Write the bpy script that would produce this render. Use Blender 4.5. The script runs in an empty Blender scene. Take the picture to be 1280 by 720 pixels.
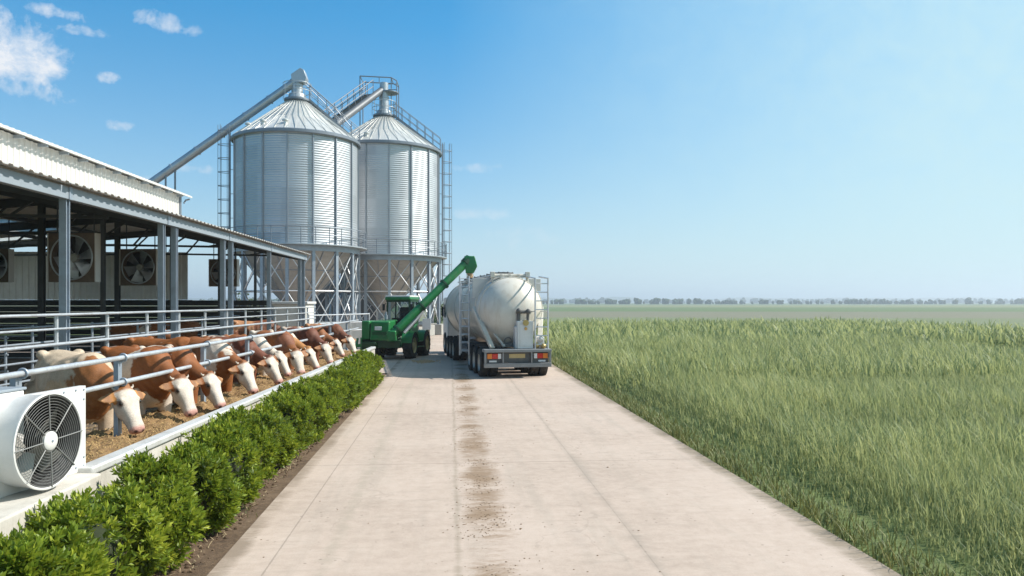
import bpy, bmesh, math, random
import numpy as np
from mathutils import Vector, Matrix, noise
R = math.radians
PI = math.pi
rnd = random.Random(7)
scene = bpy.context.scene
COL = scene.collection

# ------------------------------------------------------------------ camera geometry (photo is 1280x720)
F = 930.0; HOR = 378.0; EYE = 2.5; YAW = math.atan((640-588)/930)

def gp(px, py, z=0.0):
    """ground-type point: pixel of the photo + known height"""
    d = F*(EYE-z)/(py-HOR); u = (px-640)/F
    return Vector((d*(math.sin(YAW)+u*math.cos(YAW)), d*(math.cos(YAW)-u*math.sin(YAW)), z))

def dp(px, py, d):
    """pixel of the photo + known depth"""
    u = (px-640)/F
    return Vector((d*(math.sin(YAW)+u*math.cos(YAW)), d*(math.cos(YAW)-u*math.sin(YAW)), EYE-(py-HOR)*d/F))

# ------------------------------------------------------------------ mesh builder
class MB:
    def __init__(s):
        s.v = []; s.f = []
    def add(s, vs, fs, M=None):
        o = len(s.v)
        if M is not None: vs = [M @ Vector(p) for p in vs]
        s.v.extend([tuple(p) for p in vs]); s.f.extend([tuple(i+o for i in f) for f in fs])
        return s
    def box(s, x0, x1, y0, y1, z0, z1, M=None):
        vs = [(x0,y0,z0),(x1,y0,z0),(x1,y1,z0),(x0,y1,z0),(x0,y0,z1),(x1,y0,z1),(x1,y1,z1),(x0,y1,z1)]
        return s.add(vs, [(0,3,2,1),(4,5,6,7),(0,1,5,4),(1,2,6,5),(2,3,7,6),(3,0,4,7)], M)
    def hexa(s, a, b):
        """two quads a (bottom) and b (top), four points each, counter-clockwise from above"""
        return s.add(list(a)+list(b), [(0,3,2,1),(4,5,6,7),(0,1,5,4),(1,2,6,5),(2,3,7,6),(3,0,4,7)])
    def tube(s, p0, p1, r0, r1=None, n=10, caps=True):
        return s.path([p0, p1], [r0, r0 if r1 is None else r1], n, caps)
    def path(s, pts, rad, n=8, caps=True, sx=1.0, sy=1.0, up=None):
        pts = [Vector(p) for p in pts]
        if not isinstance(rad, (list, tuple)): rad = [rad]*len(pts)
        rings = []; ref = Vector(up) if up is not None else None
        for i, p in enumerate(pts):
            if i == 0: t = pts[1]-pts[0]
            elif i == len(pts)-1: t = pts[-1]-pts[-2]
            else: t = (pts[i+1]-pts[i]).normalized()+(pts[i]-pts[i-1]).normalized()
            t.normalize()
            if ref is None:
                ref = Vector((0,0,1)) if abs(t.z) < .9 else Vector((1,0,0))
            a = t.cross(ref)
            if a.length < 1e-5: a = t.orthogonal()
            a.normalize(); b = a.cross(t).normalized()
            if up is None: ref = b
            r = rad[i]
            rings.append([p + a*(r*sx*math.cos(2*PI*k/n)) + b*(r*sy*math.sin(2*PI*k/n)) for k in range(n)])
        return s.rings(rings, caps)
    def rings(s, rings, caps=True, closed=True):
        n = len(rings[0]); vs = [p for r in rings for p in r]; fs = []
        for i in range(len(rings)-1):
            for k in range(n if closed else n-1):
                k2 = (k+1) % n
                fs.append((i*n+k, i*n+k2, (i+1)*n+k2, (i+1)*n+k))
        if caps and closed:
            fs.append(tuple(range(n-1,-1,-1))); fs.append(tuple((len(rings)-1)*n+k for k in range(n)))
        return s.add(vs, fs)
    def lathe(s, prof, n=32, M=None, caps=False):
        """prof: (r, z) list turned round z"""
        rings = [[Vector((r*math.cos(2*PI*k/n), r*math.sin(2*PI*k/n), z)) for k in range(n)] for r, z in prof]
        if M is not None: rings = [[M @ p for p in r] for r in rings]
        return s.rings(rings, caps)
    def bar(s, p0, p1, w, h, up=(0,0,1)):
        """rectangular bar from p0 to p1"""
        p0 = Vector(p0); p1 = Vector(p1); t = (p1-p0).normalized(); u = Vector(up)
        a = t.cross(u)
        if a.length < 1e-4: a = t.cross(Vector((0,1,0)))
        a.normalize(); b = a.cross(t).normalized()
        c = [(-1,-1),(1,-1),(1,1),(-1,1)]
        r0 = [p0+a*(w/2*i)+b*(h/2*j) for i, j in c]; r1 = [p1+a*(w/2*i)+b*(h/2*j) for i, j in c]
        return s.rings([r0, r1], True)
    def torus(s, M, R_, r, n=32, m=8):
        rings = []
        for i in range(n):
            a = 2*PI*i/n; c = Vector((math.cos(a), math.sin(a), 0))
            rings.append([M @ (c*(R_+r*math.cos(2*PI*k/m)) + Vector((0,0,r*math.sin(2*PI*k/m)))) for k in range(m)])
        rings.append(rings[0])
        return s.rings(rings, False)
    def ball(s, c, rx, ry=None, rz=None, n=12, m=8, M=None):
        ry = ry or rx; rz = rz or rx; c = Vector(c); rings = []
        for i in range(m+1):
            t = PI*i/m; q = max(math.sin(t), 1e-3)
            ring = [Vector((rx*q*math.cos(2*PI*k/n), ry*q*math.sin(2*PI*k/n), -rz*math.cos(t))) for k in range(n)]
            rings.append([c + (M @ p if M is not None else p) for p in ring])
        return s.rings(rings, True)
    def sheet(s, p, q, r, t):
        return s.add([p,q,r,t], [(0,1,2,3)])
    def build(s, name, mat, parent=None, world=True, smooth=35, bevel=0.0, seg=2):
        me = bpy.data.meshes.new(name)
        vs = s.v
        if parent is not None and world:
            Mi = (Matrix.Translation(parent.location) @ parent.rotation_euler.to_matrix().to_4x4()).inverted()
            vs = [tuple(Mi @ Vector(p)) for p in vs]
        me.from_pydata(vs, [], s.f)
        bm = bmesh.new(); bm.from_mesh(me); bmesh.ops.recalc_face_normals(bm, faces=bm.faces); bm.to_mesh(me); bm.free()
        if smooth:
            me.polygons.foreach_set('use_smooth', [True]*len(me.polygons)); me.set_sharp_from_angle(angle=R(smooth))
        me.materials.append(mat)
        o = bpy.data.objects.new(name, me); COL.objects.link(o)
        if parent is not None: o.parent = parent
        if bevel:
            b = o.modifiers.new('edge', 'BEVEL'); b.width = bevel; b.segments = seg; b.limit_method = 'ANGLE'; b.angle_limit = R(40)
        return o

def tag(o, label=None, cat=None, group=None, kind=None):
    if label: o['label'] = label
    if cat: o['category'] = cat
    if group: o['group'] = group
    if kind: o['kind'] = kind
    return o

def thing(name, label, cat, loc, rz=0.0, group=None):
    o = bpy.data.objects.new(name, None); COL.objects.link(o)
    o.empty_display_size = .2
    o.location = loc; o.rotation_euler = (0,0,rz)
    return tag(o, label, cat, group)

def np_mesh(name, mat, verts, quads, parent=None, col=None, smooth=False):
    """verts (n,3), quads (m,4), per-vertex scalar col"""
    me = bpy.data.meshes.new(name)
    me.vertices.add(len(verts)); me.vertices.foreach_set('co', verts.astype(np.float32).ravel())
    k = quads.shape[1]
    me.loops.add(quads.size); me.loops.foreach_set('vertex_index', quads.astype(np.int32).ravel())
    me.polygons.add(len(quads)); me.polygons.foreach_set('loop_start', np.arange(0, quads.size, k, dtype=np.int32))
    me.polygons.foreach_set('loop_total', np.full(len(quads), k, dtype=np.int32))
    me.update(calc_edges=True)
    if col is not None:
        a = me.attributes.new('tone', 'FLOAT', 'POINT'); a.data.foreach_set('value', col.astype(np.float32))
    if smooth: me.polygons.foreach_set('use_smooth', [True]*len(me.polygons))
    me.materials.append(mat)
    o = bpy.data.objects.new(name, me); COL.objects.link(o)
    if parent is not None: o.parent = parent
    return o

# ------------------------------------------------------------------ materials
class NT:
    def __init__(s, name):
        s.m = bpy.data.materials.new(name); s.m.use_nodes = True
        s.t = s.m.node_tree; s.p = s.t.nodes['Principled BSDF']; s.out = s.t.nodes['Material Output']
    def n(s, ty, **kw):
        nd = s.t.nodes.new(ty)
        for k, v in kw.items():
            if k.startswith('i_'): nd.inputs[k[2:].replace('_',' ')].default_value = v
            else: setattr(nd, k, v)
        return nd
    def l(s, a, b): s.t.links.new(a, b)
    def coord(s, kind='Object', scale=None):
        tc = s.n('ShaderNodeTexCoord'); o = tc.outputs[kind]
        if scale is not None:
            mp = s.n('ShaderNodeMapping'); mp.inputs['Scale'].default_value = scale; s.l(o, mp.inputs['Vector']); o = mp.outputs[0]
        return o
    def noise(s, co, scale, detail=4, rough=.6, dist=0.0):
        nd = s.n('ShaderNodeTexNoise'); nd.inputs['Scale'].default_value = scale; nd.inputs['Detail'].default_value = detail
        nd.inputs['Roughness'].default_value = rough; nd.inputs['Distortion'].default_value = dist
        s.l(co, nd.inputs['Vector']); return nd.outputs['Fac']
    def ramp(s, fac, stops):
        nd = s.n('ShaderNodeValToRGB'); e = nd.color_ramp.elements
        while len(e) < len(stops): e.new(.5)
        for el, (p, c) in zip(e, stops):
            el.position = p; el.color = (c[0],c[1],c[2],1) if isinstance(c, (tuple,list)) else (c,c,c,1)
        s.l(fac, nd.inputs[0]); return nd.outputs[0]
    def math(s, op, a, b=None, c=None, clamp=False):
        nd = s.n('ShaderNodeMath', operation=op); nd.use_clamp = clamp
        for i, x in enumerate((a,b,c)):
            if x is None: continue
            if isinstance(x, (int,float)): nd.inputs[i].default_value = x
            else: s.l(x, nd.inputs[i])
        return nd.outputs[0]
    def mix(s, fac, a, b, mode='MIX'):
        nd = s.n('ShaderNodeMix', data_type='RGBA', blend_type=mode)
        for sock, x in ((nd.inputs[0],fac),(nd.inputs[6],a),(nd.inputs[7],b)):
            if isinstance(x, (int,float)): sock.default_value = x
            elif isinstance(x, tuple): sock.default_value = (x[0],x[1],x[2],1)
            else: s.l(x, sock)
        return nd.outputs[2]
    def bump(s, h, strength=.3, dist=.02):
        nd = s.n('ShaderNodeBump'); nd.inputs['Strength'].default_value = strength; nd.inputs['Distance'].default_value = dist
        s.l(h, nd.inputs['Height']); s.l(nd.outputs[0], s.p.inputs['Normal'])
    def set(s, **kw):
        for k, v in kw.items():
            sock = s.p.inputs[k.replace('_',' ')]
            if isinstance(v, (int,float)): sock.default_value = v
            elif isinstance(v, tuple): sock.default_value = (v[0],v[1],v[2],1) if len(v)==3 else v
            else: s.l(v, sock)
        return s

def basic(name, col, rough=.6, metal=0.0, var=.18, scale=3.0, spread=None, bump=0.0, bscale=40, dirt=None, dirt_amt=.4):
    """a painted / worn surface: base colour varied by two noises, optional dirt blotches"""
    t = NT(name); co = t.coord()
    a = t.noise(co, scale, 5, .65); b = t.noise(co, scale*7, 3, .6)
    m = t.math('ADD', t.math('MULTIPLY', a, .65), t.math('MULTIPLY', b, .35))
    lo = tuple(c*(1-var) for c in col); hi = tuple(min(1, c*(1+var)) for c in col)
    c = t.ramp(m, [(.3, lo), (.7, hi)])
    if dirt:
        d = t.noise(co, scale*1.7, 6, .7, .6)
        c = t.mix(t.math('MULTIPLY', t.ramp(d, [(.48,0.0),(.68,1.0)]), dirt_amt), c, dirt)
    t.set(Base_Color=c, Roughness=t.math('ADD', rough-.08, t.math('MULTIPLY', b, .16)), Metallic=metal)
    if bump: t.bump(t.noise(co, bscale, 4, .6), bump, .01)
    return t.m

M = {}
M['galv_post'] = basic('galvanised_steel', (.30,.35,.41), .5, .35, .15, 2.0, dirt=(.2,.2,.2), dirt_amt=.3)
M['galv_rail'] = basic('galvanised_rail', (.58,.60,.63), .42, .55, .14, 3.0, dirt=(.3,.27,.23), dirt_amt=.4)
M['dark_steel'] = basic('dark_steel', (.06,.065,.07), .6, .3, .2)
M['rusty'] = basic('rusty_sheet', (.15,.11,.08), .75, .2, .35, 1.2, dirt=(.09,.05,.03), dirt_amt=.7)
M['white_paint'] = basic('white_paint', (.65,.645,.63), .38, 0, .05, 2.5, dirt=(.45,.43,.38), dirt_amt=.25)
M['white_sheet'] = basic('white_sheet', (.56,.55,.53), .5, 0, .05, .6, dirt=(.5,.48,.44), dirt_amt=.3)
M['roof_sheet'] = basic('roof_sheet', (.66,.64,.60), .5, .1, .08, .8, dirt=(.4,.36,.3), dirt_amt=.5)
M['fascia'] = basic('fascia_paint', (.27,.31,.35), .5, .1, .08, .8)
M['black_board'] = basic('black_board', (.03,.03,.03), .8, 0, .3, 1.0)
M['grill'] = basic('grill_wire', (.24,.24,.235), .45, .3, .08)
M['fan_dark'] = basic('fan_inner_shade', (.03,.03,.03), .7, .1, .2)  # near-black colour stands in for the shade deep inside the fans
M['fan_blade'] = basic('fan_blade', (.34,.33,.30), .45, .4, .12)
M['green'] = basic('green_paint', (.015,.165,.045), .33, 0, .2, 2.0, dirt=(.13,.14,.08), dirt_amt=.4)
M['green_dark'] = basic('green_dark_paint', (.008,.05,.018), .5, 0, .2)
M['tyre'] = basic('tyre_rubber', (.028,.026,.025), .85, 0, .3, 4, dirt=(.12,.10,.08), dirt_amt=.45)
M['rim'] = basic('wheel_rim', (.5,.48,.43), .45, .5, .15)
M['rim_yellow'] = basic('wheel_rim_tan', (.42,.35,.18), .5, .2, .2)
M['chassis'] = basic('chassis', (.10,.10,.10), .6, .2, .25, 3, dirt=(.2,.18,.15), dirt_amt=.4)
M['bumper'] = basic('bumper_grey', (.22,.23,.24), .55, .2, .2, 3, dirt=(.3,.28,.25), dirt_amt=.4)
M['red_lens'] = basic('red_lens', (.55,.03,.02), .25, 0, .1)
M['amber_lens'] = basic('amber_lens', (.75,.22,.03), .25, 0, .1)
M['white_lens'] = basic('clear_lens', (.75,.75,.75), .2, 0, .05)
M['brass'] = basic('brass', (.5,.36,.15), .4, .7, .15)
M['grain'] = basic('grain', (.45,.30,.17), .9, 0, .25, 9, bump=.6, bscale=60)
M['plate'] = basic('white_plate', (.7,.7,.68), .5)
M['hub_black'] = basic('rubber_black', (.02,.02,.02), .6)
M['eye'] = basic('eye_dark', (.012,.008,.006), .12)
M['conveyor'] = basic('conveyor_steel', (.13,.14,.155), .55, .3, .2, 2.0)
M['inner_dark'] = basic('shroud_inner_shade', (.09,.09,.09), .6, .1, .2)  # dark grey gives the shroud's inner face its shade by colour
M['horn'] = basic('horn', (.40,.35,.29), .5, 0, .15, 12)
M['ear_tag'] = basic('ear_tag', (.85,.38,.04), .5)
M['bark'] = basic('bark', (.10,.075,.05), .9, 0, .3, 8, bump=.5)
M['seat'] = basic('seat_cloth', (.03,.03,.035), .8)
M['tank'] = None

def mat_tank():
    t = NT('tank_paint'); co = t.coord()
    st = t.noise(t.coord('Object', (2.5,2.5,.35)), 2.2, 6, .7)
    big = t.noise(co, .9, 4, .6)
    c = t.ramp(big, [(.3,(.52,.49,.43)),(.7,(.66,.63,.57))])
    c = t.mix(t.math('MULTIPLY', t.ramp(st, [(.5,0.0),(.72,1.0)]), .5), c, (.42,.34,.25))
    sep = t.n('ShaderNodeSeparateXYZ'); t.l(co, sep.inputs[0])
    low = t.math('SUBTRACT', 1.0, t.math('DIVIDE', t.math('SUBTRACT', sep.outputs[2], 1.0), .9), clamp=True)   # splashed road dirt low on the tank
    c = t.mix(t.math('MULTIPLY', t.math('MULTIPLY', low, t.ramp(t.noise(co, 3.5, 6, .7), [(.34,0.0),(.64,1.0)])), .6), c, (.27,.21,.15))
    t.set(Base_Color=c, Roughness=.42, Metallic=.0)
    t.p.inputs['Coat Weight'].default_value = .1
    return t.m
M['tank'] = mat_tank()

def mat_concrete(name, lo, hi, stain=(.28,.25,.21), amt=.5, bscale=25):
    t = NT(name); co = t.coord()
    a = t.noise(co, .8, 6, .7); b = t.noise(co, 14, 5, .7); s_ = t.noise(t.coord('Object', (1.5,1.5,.4)), 2.6, 6, .72, .4)
    c = t.ramp(t.math('ADD', t.math('MULTIPLY', a, .6), t.math('MULTIPLY', b, .4)), [(.32,lo),(.68,hi)])
    c = t.mix(t.math('MULTIPLY', t.ramp(s_, [(.5,0.0),(.72,1.0)]), amt), c, stain)
    t.set(Base_Color=c, Roughness=.85); t.bump(t.noise(co, bscale, 6, .7), .35, .008)
    return t.m
M['concrete'] = mat_concrete('kerb_concrete', (.40,.375,.33), (.58,.55,.50))
M['concrete_grey'] = mat_concrete('grey_concrete', (.30,.29,.27), (.46,.45,.42))
M['concrete_white'] = mat_concrete('whitewashed_concrete', (.55,.54,.50), (.72,.71,.67), (.4,.37,.32), .4)

def mat_road():
    t = NT('road_concrete'); co = t.coord(); sep = t.n('ShaderNodeSeparateXYZ'); t.l(co, sep.inputs[0])
    x, y = sep.outputs[0], sep.outputs[1]
    a = t.noise(co, .35, 6, .65); b = t.noise(co, 6, 6, .75); c2 = t.noise(co, 60, 3, .7)
    m = t.math('ADD', t.math('MULTIPLY', a, .45), t.math('ADD', t.math('MULTIPLY', b, .35), t.math('MULTIPLY', c2, .2)))
    c = t.ramp(m, [(.34,(.33,.257,.207)),(.5,(.45,.357,.295)),(.66,(.53,.435,.37))])
    # broom / tyre drag marks across the slab
    drag = t.noise(t.coord('Object', (.5,5,1)), 1.6, 6, .75, .4)
    c = t.mix(t.math('MULTIPLY', t.ramp(drag, [(.52,0.0),(.75,1.0)]), .4), c, (.30,.25,.20))
    # long warm traffic stains
    lane = t.noise(t.coord('Object', (1.4,.10,1)), 1.5, 5, .7)
    c = t.mix(t.math('MULTIPLY', t.ramp(lane, [(.5,0.0),(.72,1.0)]), .4), c, (.29,.25,.205))
    fine = t.noise(co, 7, 6, .8); fine2 = t.noise(t.coord('Object', (1,3.2,1)), 2.2, 6, .78, .6)
    def strip(x0, w, gate_lo, gate_hi, colr, amt, wob=.12):
        nonlocal c
        wv = t.math('MULTIPLY', t.math('SUBTRACT', t.noise(co, .9, 3, .6), .5), wob*2)
        d = t.math('ABSOLUTE', t.math('SUBTRACT', t.math('ADD', x, wv), x0))
        k = t.math('SUBTRACT', 1.0, t.math('DIVIDE', d, w), clamp=True)
        g = t.math('MULTIPLY', k, t.math('ADD', fine2, t.math('MULTIPLY', fine, .5)))
        g = t.ramp(g, [(gate_lo,0.0),(gate_hi,1.0)])
        c = t.mix(t.math('MULTIPLY', g, amt), c, colr)
    blot = t.noise(t.coord('Object', (1.3,4.5,1)), 1.1, 7, .78, .9); gap = t.noise(t.coord('Object', (.6,.8,1)), .9, 3, .6)
    grit = t.noise(t.coord('Object', (9,16,1)), 1.3, 8, .85)
    def blots(x0, w, lo, hi, colr, amt):
        nonlocal c
        k = t.math('SUBTRACT', 1.0, t.math('POWER', t.math('DIVIDE', t.math('ABSOLUTE', t.math('SUBTRACT', x, x0)), w), 2.0), clamp=True)
        g = t.math('MULTIPLY', k, t.math('ADD', t.math('MULTIPLY', blot, .66), t.math('ADD', t.math('MULTIPLY', grit, .49), t.math('MULTIPLY', t.math('SUBTRACT', gap, .5), .9))))
        c = t.mix(t.math('MULTIPLY', t.ramp(g, [(lo,0.0),(hi,1.0)]), amt), c, colr)
    blots(.42, .60, .48, .66, (.20,.125,.065), .8)
    blots(-1.0, .9, .66, .92, (.25,.20,.155), .5)
    blots(2.0, .5, .60, .85, (.22,.18,.14), .45)
    blots(3.3, .9, .64, .9, (.25,.205,.16), .5)
    blots(-2.2, .30, .36, .62, (.17,.125,.085), .7)
    blots(4.1, .40, .36, .62, (.19,.15,.10), .75)
    for x0 in (-.35, 1.35):      # paired tyre polish
        blots(x0, .26, .55, 1.0, (.24,.205,.175), .45)
    vc = t.n('ShaderNodeTexVoronoi', feature='DISTANCE_TO_EDGE'); vc.inputs['Scale'].default_value = .42
    wob = t.n('ShaderNodeVectorMath', operation='ADD'); nv = t.n('ShaderNodeTexNoise'); nv.inputs['Scale'].default_value = 1.3; nv.inputs['Detail'].default_value = 6
    t.l(co, nv.inputs['Vector']); t.l(co, wob.inputs[0]); t.l(nv.outputs['Color'], wob.inputs[1]); t.l(wob.outputs[0], vc.inputs['Vector'])
    cr = t.math('MULTIPLY', t.math('LESS_THAN', vc.outputs['Distance'], .0045), t.math('GREATER_THAN', gap, .50))
    c = t.mix(t.math('MULTIPLY', cr, .16), c, (.15,.12,.095))
    strip(.08, .14, .50, .80, (.26,.21,.155), .6, .05)
    strip(1.95, .22, .48, .9, (.26,.22,.18), .5, .08)
    strip(-1.2, .45, .56, .8, (.33,.28,.22), .5)
    # joints: one long, several across
    def line(v, at, w, amt):
        nonlocal c
        d = t.math('ABSOLUTE', t.math('SUBTRACT', v, at))
        k = t.math('LESS_THAN', t.math('ADD', d, t.math('MULTIPLY', t.math('SUBTRACT', fine, .5), .03)), w)
        c = t.mix(t.math('MULTIPLY', k, amt), c, (.12,.10,.08))
    line(x, -1.72, .008, .42)
    line(x, 1.95, .006, .25)
    per = t.math('ABSOLUTE', t.math('SUBTRACT', t.math('FRACT', t.math('DIVIDE', t.math('ADD', y, 1.4), 5.2)), .5))
    k = t.math('LESS_THAN', t.math('ADD', per, t.math('MULTIPLY', t.math('SUBTRACT', fine, .5), .006)), .0032)
    c = t.mix(t.math('MULTIPLY', k, .38), c, (.15,.12,.095))
    # crumbs of dirt
    vor = t.n('ShaderNodeTexVoronoi'); vor.inputs['Scale'].default_value = 9; t.l(co, vor.inputs['Vector'])
    sp = t.math('MULTIPLY', t.math('LESS_THAN', vor.outputs['Distance'], .13), t.math('GREATER_THAN', t.noise(co, 1.1, 4, .7), .56))
    c = t.mix(t.math('MULTIPLY', sp, .55), c, (.16,.13,.10))
    t.set(Base_Color=c, Roughness=.88); t.bump(t.math('ADD', b, t.math('MULTIPLY', c2, .5)), .25, .01)
    return t.m
M['road'] = mat_road()

def mat_ground():
    t = NT('field_ground'); co = t.coord(); sep = t.n('ShaderNodeSeparateXYZ'); t.l(co, sep.inputs[0])
    a = t.noise(t.coord('Object', (.012,.05,1)), 1.0, 5, .6); b = t.noise(co, .35, 6, .7); f = t.noise(co, 5, 5, .75)
    c = t.ramp(b, [(.3,(.055,.085,.02)),(.55,(.10,.14,.035)),(.75,(.17,.19,.06))])
    c = t.mix(.35, c, t.ramp(f, [(.35,(.04,.07,.015)),(.7,(.18,.22,.07))]))
    # separate fields further out: ploughed, stubble, pasture
    yy = t.math('ADD', sep.outputs[1], t.math('MULTIPLY', sep.outputs[0], .12))
    yy = t.math('ADD', yy, t.math('MULTIPLY', t.math('SUBTRACT', a, .5), 30))
    st = t.ramp(t.math('DIVIDE', yy, 1000.0), [(0,(0.,0.,0.)),(.069,(0.,0.,0.)),(.070,(.16,.18,.10)),(.125,(.16,.18,.10)),(.126,(.19,.17,.13)),(.21,(.17,.16,.12)),(.212,(.10,.15,.06)),(.4,(.12,.16,.08)),(.405,(.22,.22,.12)),(.9,(.14,.18,.10))])
    far = t.math('GREATER_THAN', yy, 69.5)
    c = t.mix(t.math('MULTIPLY', far, .75), c, st)
    t.set(Base_Color=c, Roughness=.95); t.bump(f, .5, .05)
    return t.m
M['ground'] = mat_ground()

def mat_soil(name, lo, mid, hi, sc=12, straw=True):
    t = NT(name); co = t.coord()
    a = t.noise(co, sc, 6, .75); b = t.noise(co, sc*.15, 4, .6); v = t.noise(t.coord('Object', (8,2.5,4)), sc*.6, 5, .8, 1.5)
    c = t.ramp(t.math('ADD', t.math('MULTIPLY', a, .6), t.math('MULTIPLY', b, .4)), [(.32,lo),(.5,mid),(.7,hi)])
    if straw: c = t.mix(t.math('MULTIPLY', t.ramp(v, [(.62,0.0),(.7,1.0)]), .5), c, (.40,.31,.19))
    t.set(Base_Color=c, Roughness=.95); t.bump(a, .9, .03)
    return t.m
M['soil'] = mat_soil('bed_soil', (.05,.030,.017), (.115,.072,.042), (.21,.145,.092))
M['pen_dirt'] = mat_soil('pen_dirt', (.05,.038,.028), (.12,.09,.065), (.26,.19,.12), 6)
M['feed'] = mat_soil('feed_mix', (.12,.068,.028), (.25,.15,.065), (.42,.275,.13), 22)

def mat_leaf(name, dark, mid, light, trans=.25, rough=.45):
    t = NT(name)
    at = t.n('ShaderNodeAttribute', attribute_name='tone')
    c = t.ramp(at.outputs['Fac'], [(.0,dark),(.55,mid),(1.0,light)])
    t.set(Base_Color=c, Roughness=rough)
    tr = t.n('ShaderNodeBsdfTranslucent'); t.l(t.mix(.5, c, light), tr.inputs['Color'])
    mx = t.n('ShaderNodeMixShader'); mx.inputs[0].default_value = trans
    t.l(t.p.outputs[0], mx.inputs[1]); t.l(tr.outputs[0], mx.inputs[2]); t.l(mx.outputs[0], t.out.inputs['Surface'])
    return t.m
M['leaf'] = mat_leaf('hedge_leaf', (.042,.078,.007), (.16,.24,.015), (.43,.47,.05), .34, .5)
M['crop'] = mat_leaf('crop_leaf', (.16,.21,.085), (.31,.37,.15), (.48,.48,.22), .45, .6)
M['grass'] = mat_leaf('grass_blade', (.06,.09,.02), (.13,.16,.04), (.30,.27,.10), .25, .6)
M['tree_leaf'] = mat_leaf('tree_leaf', (.02,.045,.012), (.045,.085,.022), (.13,.16,.035), .25)
M['hedge_core'] = basic('hedge_core_dark', (.018,.026,.008), .95, 0, .4, 9)  # dark filling added behind the leaves to block light

def mat_silo():
    t = NT('silo_steel'); co = t.coord()
    at = t.n('ShaderNodeAttribute', attribute_name='tone')
    n_ = t.noise(t.coord('Object', (3,3,.25)), 1.8, 6, .7); sp = t.noise(co, 9, 4, .7)
    v = t.math('ADD', t.math('MULTIPLY', at.outputs['Fac'], .5), t.math('ADD', t.math('MULTIPLY', n_, .35), t.math('MULTIPLY', sp, .15)))
    c = t.ramp(v, [(.2,(.44,.46,.49)),(.8,(.55,.57,.60))])
    t.set(Base_Color=c, Metallic=.85, Roughness=t.math('ADD', .46, t.math('MULTIPLY', n_, .14)))
    return t.m
M['silo'] = mat_silo()
M['silo_roof'] = basic('silo_roof', (.62,.62,.60), .42, .4, .08, .8, dirt=(.42,.40,.36), dirt_amt=.35)
M['seam'] = basic('silo_stiffener', (.20,.23,.27), .5, .45, .15)
M['hopper'] = basic('hopper_sheet', (.40,.39,.375), .5, .35, .16, .9, dirt=(.22,.20,.17), dirt_amt=.45)
M['stiffener'] = basic('stiffener_zinc', (.30,.33,.37), .5, .45, .12)
M['end_sheet_lit'] = basic('end_sheet_lit', (.80,.79,.76), .5, 0, .06, .6, dirt=(.55,.51,.45), dirt_amt=.4)  # white sheet copy painted brighter, in place of light on the end wall
M['pipe'] = basic('galvanised_pipe', (.42,.45,.48), .42, .6, .15, 1.5)

def mat_glass(name, tint=(.5,.6,.6), alpha=.32):
    t = NT(name)
    tr = t.n('ShaderNodeBsdfTransparent'); tr.inputs[0].default_value = (*tint,1)
    t.set(Base_Color=(.02,.03,.03), Roughness=.05)
    mx = t.n('ShaderNodeMixShader'); mx.inputs[0].default_value = 1-alpha
    t.l(t.p.outputs[0], mx.inputs[1]); t.l(tr.outputs[0], mx.inputs[2]); t.l(mx.outputs[0], t.out.inputs['Surface'])
    return t.m
M['glass'] = mat_glass('cab_glass')

def mat_skylight():
    t = NT('skylight_sheet')
    t.set(Base_Color=(.75,.77,.76), Roughness=.5)
    tr = t.n('ShaderNodeBsdfTranslucent'); tr.inputs[0].default_value = (.8,.82,.8,1)
    mx = t.n('ShaderNodeMixShader'); mx.inputs[0].default_value = .75
    t.l(t.p.outputs[0], mx.inputs[1]); t.l(tr.outputs[0], mx.inputs[2]); t.l(mx.outputs[0], t.out.inputs['Surface'])
    return t.m
M['skylight'] = mat_skylight()

def mat_hide():
    t = NT('cow_hide'); co = t.coord()
    at = t.n('ShaderNodeAttribute', attribute_name='pig')
    h = t.noise(t.coord('Object', (18,18,40)), 3, 5, .7); g = t.noise(co, 4, 5, .65)
    c = t.mix(1.0, at.outputs['Color'], t.ramp(t.math('ADD', t.math('MULTIPLY', h, .5), t.math('MULTIPLY', g, .5)), [(.34,(.60,.57,.54)),(.52,(.95,.94,.93)),(.66,(1.18,1.16,1.14))]), 'MULTIPLY')
    t.set(Base_Color=c, Roughness=.62)
    t.bump(h, .35, .012)
    return t.m
M['hide'] = mat_hide()

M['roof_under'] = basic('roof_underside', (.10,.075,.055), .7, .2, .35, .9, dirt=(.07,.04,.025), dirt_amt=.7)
M['coping'] = basic('coping_metal', (.60,.60,.59), .45, .25, .08, 2.0, dirt=(.38,.34,.28), dirt_amt=.45)
HAZE, SUN, SKY, EXPO, VEIL = .0005, 5.1, .075, .45, .9
# ------------------------------------------------------------------ cattle
RED = (.235,.075,.013); TAN = (.40,.175,.045); DARK = (.10,.032,.014); WHITE = (.60,.53,.455); CREAM = (.52,.41,.30); GREY = (.42,.38,.34)
CS = 1.15            # animal scale
def ell_ring(c, s, n_, hw, fr, bk, N=20, flat=1.0):
    out = []
    for k in range(N):
        a = 2*PI*k/N; ca, sa = math.cos(a), math.sin(a)
        ca = math.copysign(abs(ca)**flat, ca); sa = math.copysign(abs(sa)**flat, sa)
        out.append(c + s*(hw*ca) + n_*((fr if sa > 0 else bk)*sa))
    return out

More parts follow.
